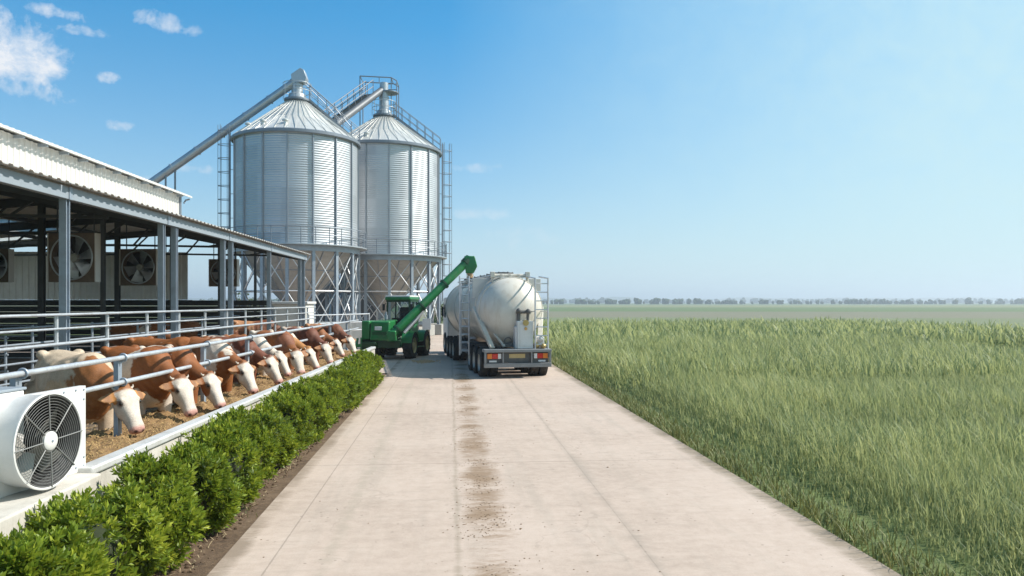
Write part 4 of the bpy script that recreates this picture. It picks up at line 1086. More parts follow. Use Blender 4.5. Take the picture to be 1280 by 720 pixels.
m.build('guard_ring',M['grill'],wf,smooth=60)
for k in range(8):
    a = 2*PI*k/8+.05; MB().tube(FM @ Vector((.09*math.cos(a),.017,.09*math.sin(a))),FM @ Vector((.395*math.cos(a),.017,.395*math.sin(a))),.0055,n=6).build('guard_spoke',M['grill'],wf)
m = MB(); m.lathe([(.08,-.005),(.08,.02),(.068,.03),(.02,.034),(.001,.034)],40,RM); m.build('hub_cap',M['white_paint'],wf,smooth=40)
m = MB(); m.lathe([(.012,.034),(.010,.040),(.001,.041)],12,RM); m.build('hub_screw',M['galv_post'],wf)
for k in range(5):
    a = 2*PI*k/5+.5; m = MB(); rr = []
    for f_ in (.10,.2,.3,.355):
        w = .05+.16*f_; tw = R(48-60*f_); ring = []
        for s_,th in ((-1,-.004),(-1,.004),(1,.004),(1,-.004)):
            x,y,z = f_, -.17+s_*w*math.sin(tw)+th, s_*w*math.cos(tw); ring.append(FM @ Vector((x*math.cos(a)-z*math.sin(a),y,x*math.sin(a)+z*math.cos(a))))
        rr.append(ring)
    m.rings(rr,True); m.build('blade',M['fan_blade'],wf,smooth=60)
m = MB(); m.box(-.80,.10,PY-.55,PY-.062,z0,.415,FM); m.build('motor_housing',M['white_paint'],wf,bevel=.012)
m = MB(); m.box(-.80,.12,PY-.57,PY-.055,.416,.44,FM); m.build('housing_lid',M['fascia'],wf,bevel=.006)
m = MB()
for x,z in ((x1-.03,.34),(x1-.03,.25),(x1-.03,-.38),(x1-.03,-.3),(x1-.14,.345),(x1-.14,-.38),(.5,.345),(.6,-.38)): m.lathe([(.011,0),(.009,.007),(.001,.008)],10,RM @ Matrix.Translation((x,-z,PY)))
m.build('screw',M['galv_post'],wf)
m = MB(); m.box(x1-.06,x1+.02,PY-.1,PY+.04,z0-.012,z0+.002,FM); m.box(-.6,-.5,PY-.1,PY+.04,z0-.012,z0+.002,FM); m.build('foot',M['galv_post'],wf)

# ------------------------------------------------------------------ kerbs, plinth, platform, feed
pl = thing('plinth','broad concrete plinth carrying the white fan at the near end of the kerb','plinth',(-4,6.3,0))
MB().hexa([(-6.0,5.60,0),(-3.43,5.60,0),(-3.44,7.2,0),(-6.0,7.2,0)],[(-6.0,5.62,.9),(-3.45,5.62,.9),(-3.46,7.2,.9),(-6.0,7.2,.9)]).build('block',M['concrete'],pl,bevel=.02)
def kerb(y0,y1,label):
    r = thing('feed_kerb',label,'kerb',(-3.6,y0,0))
    m = MB(); y = y0
    while y < y1-.01:
        e = min(y+2.4,y1); m.box(-3.59,-3.46,y+.004,e-.004,0,.865); y = e
    m.build('wall',M['concrete'],r,bevel=.008)
    m = MB(); m.box(-3.605,-3.43,y0,y1,.868,.95); m.build('coping',M['coping'],r,bevel=.022,seg=3)
    for ch in r.children:
        for v in ch.data.vertices: v.co.x += (v.co.y+y0-7.2)*.0116-.115
    return r
kerb(7.205,21.2,'long pale concrete feed kerb with metal coping between the hedge and the feed')
kerb(21.75,26.4,'short far piece of concrete kerb beyond the gap, near the green loader')
MB().box(-5.02,-3.66,7.202,26.4,0,.74).build('feed_platform',M['concrete_grey']).__setitem__('kind','structure')
nx_, ny_ = 60, 620
xs = np.linspace(-5.06,-3.55,nx_); ys = np.linspace(7.21,26.35,ny_); vv = []
for yy in ys:
    for xx_ in xs:
        xx = xx_+((yy-7.2)*.0116-.10)*max(0,(xx_+5.06)/1.5)
        e = min(1,(xx+5.06)/.25)*1.0
        z = .81+.07*noise.noise(Vector((xx*1.6,yy*1.1,0)))+.07*noise.noise(Vector((xx*4.5,yy*4.5,3)))+.035*noise.noise(Vector((xx*14,yy*14,7)))+.02*noise.noise(Vector((xx*33,yy*33,1)))
        vv.append((xx,yy,.75*(1-e)+z*e))
ii = np.arange(ny_-1)[:,None]*nx_+np.arange(nx_-1)[None]
fo = np_mesh('feed',M['feed'],np.array(vv),np.stack([ii,ii+1,ii+1+nx_,ii+nx_],-1).reshape(-1,4),None,None,True)
tag(fo,'brown chopped feed spread along the kerb under the cattle','feed',kind='stuff')

m = MB(); rg = random.Random(21)
for i in range(5200):
    yy = 7.25+rg.random()**1.6*18.8; xx = rg.uniform(-5.0,-3.66); a = rg.uniform(0,PI); l = rg.uniform(.012,.05)
    z = .815+.07*noise.noise(Vector((xx*1.6,yy*1.1,0)))+.07*noise.noise(Vector((xx*4.5,yy*4.5,3)))+.035*noise.noise(Vector((xx*14,yy*14,7)))
    if xx > -4.9: m.bar((xx,yy,z+rg.uniform(-.01,.01)),(xx+l*math.cos(a),yy+l*math.sin(a),z+rg.uniform(0,.03)),.007,.004)
o = m.build('feed_chaff',basic('chaff',(.42,.28,.12),.9,0,.45,30),smooth=0); tag(o,'chopped straw pieces lying on the feed','feed',kind='stuff')
# ------------------------------------------------------------------ rails
fr_ = thing('feed_railing','near two-bar galvanised railing over the necks of the feeding cattle','railing',(-4.6,7,.85),0,'galvanised cattle railings')
XR = -4.40
for z in (1.80,1.49):
    MB().tube((XR,5.9 if z > 1.6 else 7.22,z),(XR,29.5,z),.031,n=12).build('rail',M['galv_rail'],fr_)
for yy in (7.6,9.72,12.75,15.2,18.0,20.9,24.0,27.2):
    m = MB(); yy_ = yy-.02
    m.box(XR-.095,XR-.037,yy_-.05,yy_+.05,.74,1.81); m.box(XR-.16,XR+.02,yy_-.09,yy_+.09,.74,.76)
    for z in (1.80,1.49): m.torus(Matrix.Translation((XR,yy_,z)) @ Matrix.Rotation(PI/2,4,'X'), .046,.012,16,6)
    m.build('post',M['galv_post'],fr_)
bf = thing('barn_railing','three-bar galvanised railing along the barn posts behind the cattle','railing',(-7.04,7,.2),0,'galvanised cattle railings')
XB = -6.98
for z,r_ in ((2.29,.025),(2.05,.02),(1.79,.03),(1.35,.02)):
    MB().tube((XB,3,z),(XB,34,z),r_,n=10).build('rail',M['galv_rail'],bf)
for yy in np.arange(4.2,34,1.78):
    MB().tube((XB-.07,yy,.2),(XB-.07,yy,2.3),.035,n=8).build('post',M['galv_rail'],bf)
pr = thing('pen_railing','thin grey pen railing deep in the shade of the barn','railing',(-9.6,8,.2),0,'galvanised cattle railings')
for x in (-9.6,):
    for z in (1.95,1.6,1.2,.8): MB().tube((x,3,z),(x,31.5,z),.024,n=8).build('rail',M['galv_post'],pr)
    for yy in np.arange(4,31.5,2.6): MB().tube((x-.06,yy,.2),(x-.06,yy,2.0),.03,n=8).build('post',M['galv_post'],pr)
for yy in (16.2,25.0):
    r2 = thing('pen_gate','grey tubular gate across the barn floor '+('nearer the viewer' if yy < 20 else 'near the far end wall'),'gate',(-13,yy,.2))
    for z in (1.75,1.4,1.05,.7): MB().tube((-20,yy,z),(-9.7,yy,z),.022,n=8).build('rail',M['galv_post'],r2)
    for x in np.arange(-20,-9.6,2.05): MB().tube((x,yy,.2),(x,yy,1.8),.028,n=8).build('post',M['galv_post'],r2)
er = thing('yard_railing','short galvanised railing beyond the barn beside the white bin','railing',(-7.5,37,0),0,'galvanised cattle railings')
for z in (1.9,1.5,1.1): MB().tube((-7.4,34.6,z),(-5.3,39.4,z),.03,n=8).build('rail',M['galv_rail'],er)
for f_ in (0,.33,.66,1): MB().tube((-7.4+2.1*f_,34.6+4.8*f_,0),(-7.4+2.1*f_,34.6+4.8*f_,1.95),.032,n=8).build('post',M['galv_rail'],er)

# ------------------------------------------------------------------ cattle in place
G1 = 'cattle feeding along the kerb'
rows = [
 ((173,540),47,dict(seed=1,hy=.30,base=CREAM,patches=(((.90,0,1.12),(.19,.6,.36),(.27,.10,.023)),((1.05,0,1.0),(.36,.6,.5),(.27,.10,.023)),((.86,0,.8),(.2,.5,.32),(.27,.10,.023)),((.3,-.3,.8),(.3,.3,.25),(.52,.36,.22)),((-.4,.1,1.2),(.6,.5,.4),(.54,.44,.33))),graze=.585,white_legs=.35),'cream white cow with tan neck at the near end, beside the white fan',True),
 ((240,519),49,dict(seed=2,hy=.18,base=RED,patches=(((.36,-.3,1.15),(.15,.35,.40),WHITE),((-.85,0,1.1),(.26,.6,.6),GREY),((.55,0,.72),(.2,.4,.2),WHITE)),graze=.585,white_legs=.42),'red-brown cow with white shoulder blaze and whitish rump, second from the white fan',False),
 ((277,509),48,dict(seed=3,hy=.42,base=RED,patches=(((-.75,0,1.2),(.3,.6,.5),WHITE),((.46,-.2,1.15),(.20,.5,.42),WHITE),((0,-.35,.75),(.25,.3,.3),WHITE)),graze=.585,step=.05),'red and white cow with a dark patch round its eye, third from the white fan',False),
 ((318,491),50,dict(seed=4,hy=.38,base=RED,patches=(((.72,-.1,1.2),(.16,.5,.40),WHITE),((.1,-.4,1.0),(.12,.3,.2),WHITE)),graze=.585,step=-.04),'dark red cow with a white band across its neck, fourth from the white fan',True),
 ((350,479),49,dict(seed=5,hy=.34,base=(.16,.045,.016),patches=(((.52,-.25,1.05),(.20,.35,.30),WHITE),((-.75,0,1.25),(.35,.5,.3),WHITE)),graze=.585),'dark brown cow with white on the shoulder, middle of the row, large white face',True),
 ((361,470.5),46,dict(seed=7,hy=.45,base=WHITE,patches=(((-.3,0,1.2),(.4,.6,.4),RED),),graze=.60),'mostly white cow whose narrow face shows just behind a dark brown one',False),
 ((377,467.5),52,dict(seed=8,hy=.05,base=RED,patches=(((-.75,0,1.2),(.3,.5,.5),WHITE),((.8,0,1.2),(.14,.4,.3),(.2,.07,.03))),graze=.585),'brown cow in mid row with ears spread wide over a white face',False),
 ((397,461),47,dict(seed=10,hy=.4,base=TAN,patches=(((.66,0,1.25),(.14,.5,.30),WHITE),((-.2,0,1.3),(.4,.6,.3),RED)),graze=.585),'tan cow with a white stripe down its neck in the far half of the row',False),
 ((414,454.5),50,dict(seed=11,hy=.25,base=(.15,.045,.018),patches=(((-.7,0,1.3),(.35,.5,.3),WHITE),),graze=.585),'dark brown cow with its white head low, third from the far end of the row',False),
 ((429,446),44,dict(seed=13,hy=.4,base=RED,patches=(((.55,0,.9),(.2,.5,.4),WHITE),),graze=.60),'red-brown cow half hidden by its neighbours, second from the far end of the row',False),
 ((444,442.5),50,dict(seed=14,hy=.15,base=(.17,.055,.02),patches=(((-.5,0,1.3),(.5,.5,.3),(.4,.2,.1)),),graze=.60),'brown cow with broad white face at the far end, nearest the green loader',False),
]
shared_in = []
for (px,py),th,spec,label,tg in rows:
    mz = gp(px,py,.87); sc_ = (1.17,1.15,1.10,1.17,1.13,1.08,1.16,1.11,1.15,1.08,1.14)[len(shared_in)]; o,inf = cow(label,G1,mz,th+(0,-4,3,2,-5,4,1,-3,5,0,-4)[len(shared_in)],spec,ear_tag=False,scale=sc_,floor=.2+(CS-sc_)*.58); shared_in.append(inf)
# bodies seen between the others
o,_ = cow('brown cow standing back from the kerb, its white shoulder between two feeding cows',G1,th=30,spec=dict(seed=16,hy=.1,pitch=40,base=RED,patches=(((.4,-.2,1.0),(.18,.4,.3),WHITE),),graze=.75),at=(-6.15,15.2,.2))
for (x,y,th,i,lab) in ((-10.6,24.3,10,1,'brown cow standing in the barn shade behind the pen railing'),(-11.5,29.2,170,3,'brown cow standing in deep shade near the black end boards'),(-8.6,29.8,-20,10,'brown cow with pale face in the barn beside the far posts')):
    cow(lab,'cattle inside the barn',th=th,at=(x,y,.2),shared=shared_in[i])
# ------------------------------------------------------------------ ground, road, yard
def sheet_obj(name, pts, z, mat, kind='structure'):
    m = MB(); m.add([(x,y,z) for x,y in pts], [tuple(range(len(pts)))]); o = m.build(name, mat, smooth=0); tag(o, kind=kind); return o
sheet_obj('ground', [(-4000,-300),(4000,-300),(4000,6000),(-4000,6000)], -.03, M['ground'])
rd = MB().add([(-2.22,-6,0),(4.12,-6,0),(4.12,75,0),(-2.22,75,0),(-2.22,-6,-.2),(4.12,-6,-.2),(4.12,75,-.2),(-2.22,75,-.2)], [(0,1,2,3),(0,4,5,1),(1,5,6,2),(2,6,7,3),(3,7,4,0)]).build('road', M['road'], smooth=0)
rd.rotation_euler = (0,0,R(1.55)); tag(rd, kind='structure')
sheet_obj('yard', [(-24,33.2),(-3.6,26.6),(2.2,26.6),(2.2,78),(-24,78)], -.006, M['road'])
sheet_obj('bed', [(-3.46,2.0),(-2.2,2.0),(-2.9,26.4),(-3.46,26.4)], -.012, M['soil'])
MB().box(-32,-5.022,0,33.0,-.05,.2).build('barn_floor', M['pen_dirt'], smooth=0)['kind'] = 'structure'

RNG = np.random.default_rng(11)
def unit(v): return v/np.maximum(np.linalg.norm(v,axis=-1,keepdims=True),1e-6)
def leaves(base, axis, L, W, tone, fold=.25):
    """one folded leaf (2 quads sharing the midrib) per row"""
    n = len(base); r = unit(RNG.normal(size=(n,3))); side = unit(np.cross(axis, r)); nor = np.cross(side, axis)
    L = L[:,None]; W = W[:,None]
    v = np.empty((n,6,3))
    v[:,0] = base; v[:,1] = base+axis*L*.5+side*W+nor*W*fold*2; v[:,2] = base+axis*L*.55-nor*W*.1; v[:,3] = base+axis*L*.5-side*W+nor*W*fold*2; v[:,4] = base+axis*L+nor*L*-.06
    v[:,5] = v[:,4]
    o = (np.arange(n)*6)[:,None]
    q = np.concatenate([o+np.array([[0,1,4,2]]), o+np.array([[0,2,4,3]])])
    return v.reshape(-1,3), q, np.repeat(tone,6)

# hedge: a row of single shrubs grown into each other
def shrub(x, y, rx, ry, h, seed, nsp, nl, Ls, label):
    g = np.random.default_rng(seed); off = Vector((seed*2.3, 5.1, 1.7))
    root = thing('shrub', label, 'shrub', (x,y,0), 0, 'shrubs of the hedge row along the kerb')
    nc = 22; cd = unit(g.normal(size=(nc,3))+np.array([0,0,.35])); cc = np.sign(cd)*np.abs(cd)**.85*np.array([rx*.74,ry*.74,h*.36])*g.uniform(.75,1.08,(nc,1))+np.array([0,0,h*.46]); cr = g.uniform(.13,.22,nc)
    which = g.integers(0,nc,nsp); d = unit(g.normal(size=(nsp,3))+cd[which]*1.1); k = 1-np.abs(g.normal(0,.12,nsp))
    lum = g.normal(0,1,nc)[which]
    p = cc[which]+d*(cr[which]*k)[:,None]
    p[:,2] = np.maximum(p[:,2], g.uniform(.03,.12,nsp))
    ax = unit(d*np.array([.9,.9,.5])+np.array([0,0,.7])+g.normal(0,.25,(nsp,3)))
    sl = g.uniform(.05,.10,nsp)*(Ls/.072); tall = (g.random(nsp) < .03) & (d[:,2] > .2); sl[tall] *= 1.8
    tone0 = np.clip(.42+.13*g.normal(size=nsp)+.10*lum,0,1)
    V=[];Q=[];T=[];o=0
    t1 = unit(np.cross(ax,np.array([.3,.5,.1]))); t2 = np.cross(ax,t1); ph0 = g.uniform(0,6.28,nsp)
    for j in range(nl):
        f_ = (j+.5)/nl; ph = ph0+j*2.4
        rad = t1*np.cos(ph)[:,None]+t2*np.sin(ph)[:,None]
        la = unit(ax*(.40+1.0*f_**1.5)+rad*(1.0-.6*f_)+g.normal(0,.10,(nsp,3)))
        Ln = Ls*g.uniform(.75,1.2,nsp)*(1-.25*f_); v,q,t = leaves(p+ax*(sl*f_)[:,None],la,Ln,Ln*.21,np.clip(tone0+.34*(f_-.45)+g.normal(0,.07,nsp),0,1))
        V.append(v);Q.append(q+o);T.append(t);o += len(v)
    np_mesh('foliage',M['leaf'],np.concatenate(V),np.concatenate(Q),root,np.concatenate(T))
    m = MB(); rr = []
    for a in np.linspace(-1,1,11):
        q_ = math.sqrt(max(0,1-a*a))+.02
        rr.append([Vector((rx*.58*q_*math.cos(b)*(1+.2*noise.noise(Vector((math.cos(b)*2,math.sin(b)*2,a*2))+off)), ry*.6*q_*math.sin(b), h*.45+a*h*.30)) for b in np.linspace(0,2*PI,16,endpoint=False)])
    m.rings(rr,True); m.build('dark_core',M['hedge_core'],root,world=False,smooth=180)  # added core that stops light passing through the shrub
    m = MB(); r0 = random.Random(seed)
    for i in range(14):
        a = r0.uniform(0,2*PI); m.path([(.06*math.cos(a),.06*math.sin(a),0),(rx*.5*math.cos(a),ry*.5*math.sin(a),h*.3),(rx*.75*math.cos(a+.2),ry*.75*math.sin(a+.2),h*.6)],[.011,.008,.004],5)
    m.build('stem',M['bark'],root,world=False)
y = 4.35; i = 0; rg = random.Random(41); ys = []
while y < 23.2: ys.append(y); y += rg.uniform(.88,1.10)
for i,y in enumerate(ys):
    lab = ('nearest leafy shrub of the hedge, cut off by the bottom edge of the photo' if i == 0 else 'last shrub of the hedge, at its far end beside the truck\'s shadow' if i == len(ys)-1 else
           'leafy shrub below the white fan\'s concrete plinth, second from the near end' if i == 1 else 'leafy green shrub in the middle of the hedge between concrete kerb and soil strip')
    near = y < 9.5; mid_ = y < 14
    h = rg.uniform(.84,.98)+(.04 if y > 12 else 0)-(.12 if y < 5.5 else 0)
    shrub(-3.05+rg.uniform(-.04,.04)-(.0 if y > 6 else .05), y, rg.uniform(.34,.40), rg.uniform(.50,.58), h, 100+i, 760 if near else 620 if mid_ else 480, 10, .082 if near else .085 if mid_ else .094, lab)

# blades of grass / crop
def blades(P, H, W, lean, tone, seg=3, up=None):
    n = len(P); d = RNG.uniform(0,2*PI,n); dr = np.stack([np.cos(d),np.sin(d),np.zeros(n)],-1); sd = np.stack([-np.sin(d),np.cos(d),np.zeros(n)],-1)
    vs = np.empty((n,(seg+1)*2,3))
    for j in range(seg+1):
        f_ = j/seg; c = P+np.array([0,0,1])*(H*(f_-.25*lean*f_**2))[:,None]+dr*(H*lean*f_**2)[:,None]; w = (W*(1-.85*f_**1.5))[:,None]
        vs[:,2*j] = c-sd*w; vs[:,2*j+1] = c+sd*w
    o = (np.arange(n)*(seg+1)*2)[:,None]
    q = np.concatenate([o+np.array([[2*j,2*j+1,2*j+3,2*j+2]]) for j in range(seg)])
    return vs.reshape(-1,3), q, np.repeat(tone,(seg+1)*2)
def road_right(y): return 4.12*math.cos(R(1.55))-np.asarray(y)*math.tan(R(1.55))
bv=[];bq=[];bt=[];off=0
for y0,y1,wd,dens,H,W in ((3,10,9,900,.50,.0055),(10,20,12,420,.62,.008),(20,38,18,110,.85,.018),(38,69,34,18,1.0,.055)):
    n = int((y1-y0)*wd*dens); y = RNG.uniform(y0,y1,n); x = road_right(y)+.75+wd*RNG.random(n)
    row = np.round(x/.30)*.30; x = row+RNG.normal(0,.07,n)
    xo = x-road_right(y); keep = (np.abs(xo-3.6) > .17) & (np.abs(xo-5.3) > .17) & (np.abs(xo-12.6) > .2) & (np.abs(xo-14.3) > .2); x = x[keep]; y = y[keep]; n = len(x)
    edge = np.clip((x-road_right(y)-.5)/.9,.35,1)
    nz = np.array([noise.noise(Vector((a*.35,b*.35,2)))+.5*noise.noise(Vector((a*1.3,b*1.3,5))) for a,b in zip(x,y)])
    h = H*edge*(1+.22*nz)*RNG.uniform(.75,1.15,n)
    P = np.stack([x,y,np.full(n,-.03)+h*RNG.choice([0,.3,.5],n)],-1)
    v,q,t = blades(P,h*.62,np.full(n,W)*RNG.uniform(.7,1.4,n),RNG.uniform(.15,.75,n),np.clip(.42+.4*nz+RNG.normal(0,.17,n)+(RNG.random(n) < .06)*.5,0,1))
    bv.append(v);bq.append(q+off);bt.append(t);off += len(v)
o = np_mesh('crop',M['crop'],np.concatenate(bv),np.concatenate(bq),None,np.concatenate(bt)); tag(o,'green cereal crop growing in a wide field beside the road','crop',kind='stuff')
# verge and weeds
n = 9000; y = 3+RNG.random(n)**1.6*45; x = road_right(y)+.02+np.abs(RNG.normal(0,.33,n)); sc = 1+y/22
v,q,t = blades(np.stack([x,y,np.full(n,-.03)],-1),RNG.uniform(.06,.24,n),.005*sc,RNG.uniform(.2,.9,n),np.clip(RNG.normal(.6,.2,n),0,1))
o = np_mesh('verge_grass',M['grass'],v,q,None,t); tag(o,'rough grass verge between road edge and crop','grass',kind='stuff')
n = 1500; y = RNG.uniform(4,23,n); cl = np.array([noise.noise(Vector((a*1.6,9,1))) for a in y]); y = y[cl > .12]; n = len(y); x = -2.55-y*.022+RNG.normal(0,.12,n)-.05
v,q,t = blades(np.stack([x,y,np.full(n,-.012)],-1),RNG.uniform(.03,.12,n),np.full(n,.006),RNG.uniform(.2,1.0,n),np.clip(RNG.normal(.7,.25,n),0,1))
o = np_mesh('weeds',M['grass'],v,q,None,t); tag(o,'small weeds in the soil strip by the hedge','weeds',kind='stuff')
# straw and clods on the soil and on the pen floor
m = MB(); rg = random.Random(9)
for i in range(700):
    y = 4+rg.random()**1.3*19; x = rg.uniform(-2.95,-2.42-y*.024); a = rg.uniform(0,PI); l = rg.uniform(.02,.07)
    m.bar((x,y,rg.uniform(-.005,.01)),(x+l*math.cos(a),y+l*math.sin(a),rg.uniform(0,.03)),.005,.003)
o = m.build('bed_straw',basic('straw',(.42,.33,.2),.8,0,.3,20),smooth=0); tag(o,'dry straw and chips scattered on the soil strip','straw',kind='stuff')
m = MB()
for i in range(900):
    y = 4+rg.random()**1.3*19; x = rg.uniform(-3.0,-2.36-y*.026); r_ = rg.uniform(.006,.028); m.ball((x,y,-.008),r_,r_*rg.uniform(.7,1.2),r_*.7,6,4)
o = m.build('soil_clods',M['soil'],smooth=0); tag(o,'clods of brown soil lying on the soil strip','soil',kind='stuff')
m = MB()
for i in range(2600):
    x = rg.uniform(-12,-5.2); y = rg.uniform(7,24); a = rg.uniform(0,PI); l = rg.uniform(.06,.3); z = .2+abs(rg.gauss(0,.03)); m.bar((x,y,z),(x+l*math.cos(a),y+l*math.sin(a),z+rg.uniform(-.01,.05)),.014,.008)
for i in range(140):
    x = rg.uniform(-12,-7.4); y = rg.uniform(8,24); r_ = rg.uniform(.06,.25); m.ball((x,y,.2),r_,r_*1.3,r_*.4,8,5)
o = m.build('bedding_straw',basic('bedding',(.33,.24,.14),.9,0,.4,6),smooth=0); tag(o,'straw and dung bedding littering the barn floor','straw',kind='stuff')
m = MB()
for i in range(2600):
    yl = 4+rg.random()**1.4*22; xl = .42+rg.gauss(0,.2) if rg.random() < .88 else rg.uniform(-2.1,4.0)
    if noise.noise(Vector((xl*.8,yl*1.2,4))) < -.05: continue
    q_ = Matrix.Rotation(R(1.55),3,'Z') @ Vector((xl,yl,0)); r_ = rg.uniform(.003,.009)*(1+.6*(rg.random() < .05)); m.ball((q_.x,q_.y,r_*.3),r_*rg.uniform(1,1.8),r_,r_*.6,5,3)
o = m.build('road_dirt',basic('dry_mud',(.21,.145,.09),.95,0,.4,20),smooth=0); tag(o,'crumbs of dried mud scattered on the concrete road','dirt',kind='stuff')
# spot of light on the shaded road, modelled as tan crumbs
m = MB(); c = gp(531,452)
for i in range(500):
    a = rg.uniform(0,2*PI); d = abs(rg.gauss(0,.28)); r_ = rg.uniform(.012,.035); m.ball((c.x+d*math.cos(a),c.y+d*1.8*math.sin(a),r_*.3),r_,r_,r_*.6,5,3)
o = m.build('light_spot',M['grain'],smooth=0); tag(o,'small patch of tan crumbs standing in for light on the shaded road','grain',kind='stuff')

# ------------------------------------------------------------------ trees
def tree(name, label, x, y, h, w, seed, trunk_h=.35, group=None, n=1500, ls=.2):
    rg = np.random.default_rng(seed); r0 = random.Random(seed)
    root = thing(name, label, 'tree' if name != 'bush' else 'bush', (x,y,-.03), 0, group)
    m = MB(); top = h*.8
    m.path([(x,y,-.03),(x+.02*h,y,h*.3),(x-.02*h,y,top)],[.05*h**.7,.04*h**.7,.01],8)
    cl = []
    for k in range(16):
        f_ = r0.uniform(trunk_h,.98); a = r0.uniform(0,2*PI); rad = w*.5*math.sin(min(1,(f_-trunk_h+.15)/(1.15-trunk_h))*PI)**.7*r0.uniform(.3,1)
        c = (x+rad*math.cos(a),y+rad*math.sin(a),h*f_*.94); cl.append((c,w*r0.uniform(.14,.26)))
        m.path([(x,y,h*f_*.6),(x+rad*.5*math.cos(a),y+rad*.5*math.sin(a),h*f_*.8),c],[.02*h**.6,.012*h**.6,.004],5)
    m.build('trunk',M['bark'],root)
    vv=[];qq=[];tt=[];o=0
    for c,r_ in cl:
        k = n//16; d = unit(rg.normal(size=(k,3))); p = np.array(c)+d*(r_*rg.uniform(.4,1.1,k)**.6)[:,None]*np.array([1,1,.8])
        ax = unit(d+np.array([0,0,-.2])+rg.normal(0,.5,(k,3))); L = ls*rg.uniform(.6,1.3,k)
        v,q,t = leaves(p,ax,L,L*.3,np.clip(rg.normal(.45+.0*r_,.18,k)+r0.uniform(-.15,.15),0,1)); vv.append(v);qq.append(q+o);tt.append(t);o += len(v)
    v = np.concatenate(vv)-np.array([x,y,-.03])
    np_mesh('crown',M['tree_leaf'],v,np.concatenate(qq),root,np.concatenate(tt))
    return root
for i,(px,d,h,w,lab) in enumerate(((549,82,2.6,2.6,'yellow-green bush behind the tank truck by the footing of a silo leg'),(563,96,3.2,4.0,'round green bush farther off behind the front of the tank truck'),(300,78,3.4,3.6,'green bush seen through the open end of the barn'),(407,84,2.8,4,'dark bush behind the silo legs'))):
    p = dp(px,HOR,d); tree('bush',lab,p.x,p.y,h,w,20+i,.08,'bushes behind the yard',900,.22)
# far treelines and hills: lumpy masses with real depth
def mass(name, y, x0, x1, h, depth, seed, mat, kind, label=None, step=9):
    rg = random.Random(seed); vs=[];fs=[]
    nx = int((x1-x0)/step); rows_ = 5
    for i in range(nx+1):
        x = x0+i*step; hh = h*(.62+.5*noise.noise(Vector((x*.006,seed,0)))+.32*noise.noise(Vector((x*.035,seed,4)))+.25*noise.noise(Vector((x*.11,seed,9))))
        for j in range(rows_):
            f_ = j/(rows_-1); vs.append((x+rg.uniform(-2,2), y+depth*f_+20*noise.noise(Vector((x*.01,seed,1))), -.05+max(.3,hh)*math.sin(f_*PI*.97+.03)**.5 if 0 < j < rows_-1 else -.1))
    for i in range(nx):
        for j in range(rows_-1): fs.append((i*rows_+j,(i+1)*rows_+j,(i+1)*rows_+j+1,i*rows_+j+1))
    o = MB().add(vs,fs).build(name,mat,smooth=0 if kind == 'stuff' else 180); tag(o,label,kind=kind); return o
M['far_green'] = basic('far_trees',(.05,.075,.03),.95,0,.4,.05)
M['hill'] = basic('hill_green',(.09,.12,.06),.95,0,.25,.005)
def treeline(y, x0, x1, h, depth, n, seed):
    rg = random.Random(seed); m = MB()
    for i in range(n):
        x = rg.uniform(x0,x1)
        dn = noise.noise(Vector((x*.006,seed,0)))+.5*noise.noise(Vector((x*.03,seed,2)))
        if dn < -.35 and rg.random() < .8: continue
        hh = h*rg.uniform(.45,1.0)*(1+.5*dn); r_ = hh*rg.uniform(.3,.55); yy = y+rg.uniform(0,depth)+25*noise.noise(Vector((x*.01,seed,1)))
        for q in range(4):
            m.ball((x+rg.uniform(-.6,.6)*r_, yy+rg.uniform(-.6,.6)*r_, hh*rg.uniform(.4,.78)), r_*rg.uniform(.5,.8), r_*.7, hh*rg.uniform(.22,.34), 7, 5)
        m.box(x-r_*.7,x+r_*.7,yy-r_*.5,yy+r_*.5,-.1,hh*.45)
    o = m.build('treeline',M['far_green'],smooth=0); tag(o,'far broken line of trees across the fields',kind='stuff')
treeline(1000,-800,1500,8,60,620,2)
treeline(1900,-1500,2700,15,120,900,5)
mass('hills',3300,-3600,3900,34,900,8,M['hill'],'structure',None,60)

# ------------------------------------------------------------------ haze
bx = MB().box(-3950,3950,-260,5900,-1.2,60)
hz = bx.build('haze',bpy.data.materials.new('haze_air'),smooth=0); tag(hz,kind='stuff'); hz['label'] = 'pale summer haze over the far fields'
mt = hz.data.materials[0]; mt.use_nodes = True; t = mt.node_tree; t.nodes.clear()
out = t.nodes.new('ShaderNodeOutputMaterial'); pv = t.nodes.new('ShaderNodeVolumePrincipled'); pv.inputs['Color'].default_value = (.80,.90,1.0,1); pv.inputs['Density'].default_value = HAZE; pv.inputs['Anisotropy'].default_value = .3
t.links.new(pv.outputs[0],out.inputs['Volume'])

# ------------------------------------------------------------------ sun, sky, camera
SUN_EL = R(44); SUN_AZ = R(7)         # azimuth from +X toward +Y
sd = Vector((math.cos(SUN_EL)*math.cos(SUN_AZ),math.cos(SUN_EL)*math.sin(SUN_AZ),math.sin(SUN_EL)))
L = bpy.data.lights.new('sun','SUN'); L.energy = SUN; L.angle = R(.53); L.color = (1.0,.94,.85)
lo = bpy.data.objects.new('sun',L); COL.objects.link(lo); lo.rotation_euler = (-sd).to_track_quat('-Z','Y').to_euler(); lo.location = (30,0,40)
w = bpy.data.worlds.new('World'); scene.world = w; w.use_nodes = True; t = w.node_tree; t.nodes.clear()
def N(ty,**kw):
    n_ = t.nodes.new(ty)
    for k_,v_ in kw.items(): setattr(n_,k_,v_)
    return n_
def link(a,b): t.links.new(a,b)
def mth(op,a,b=None,clamp=False):
    n_ = N('ShaderNodeMath',operation=op); n_.use_clamp = clamp
    for i,x in enumerate((a,b)):
        if x is None: continue
        if isinstance(x,(int,float)): n_.inputs[i].default_value = x
        else: link(x,n_.inputs[i])
    return n_.outputs[0]
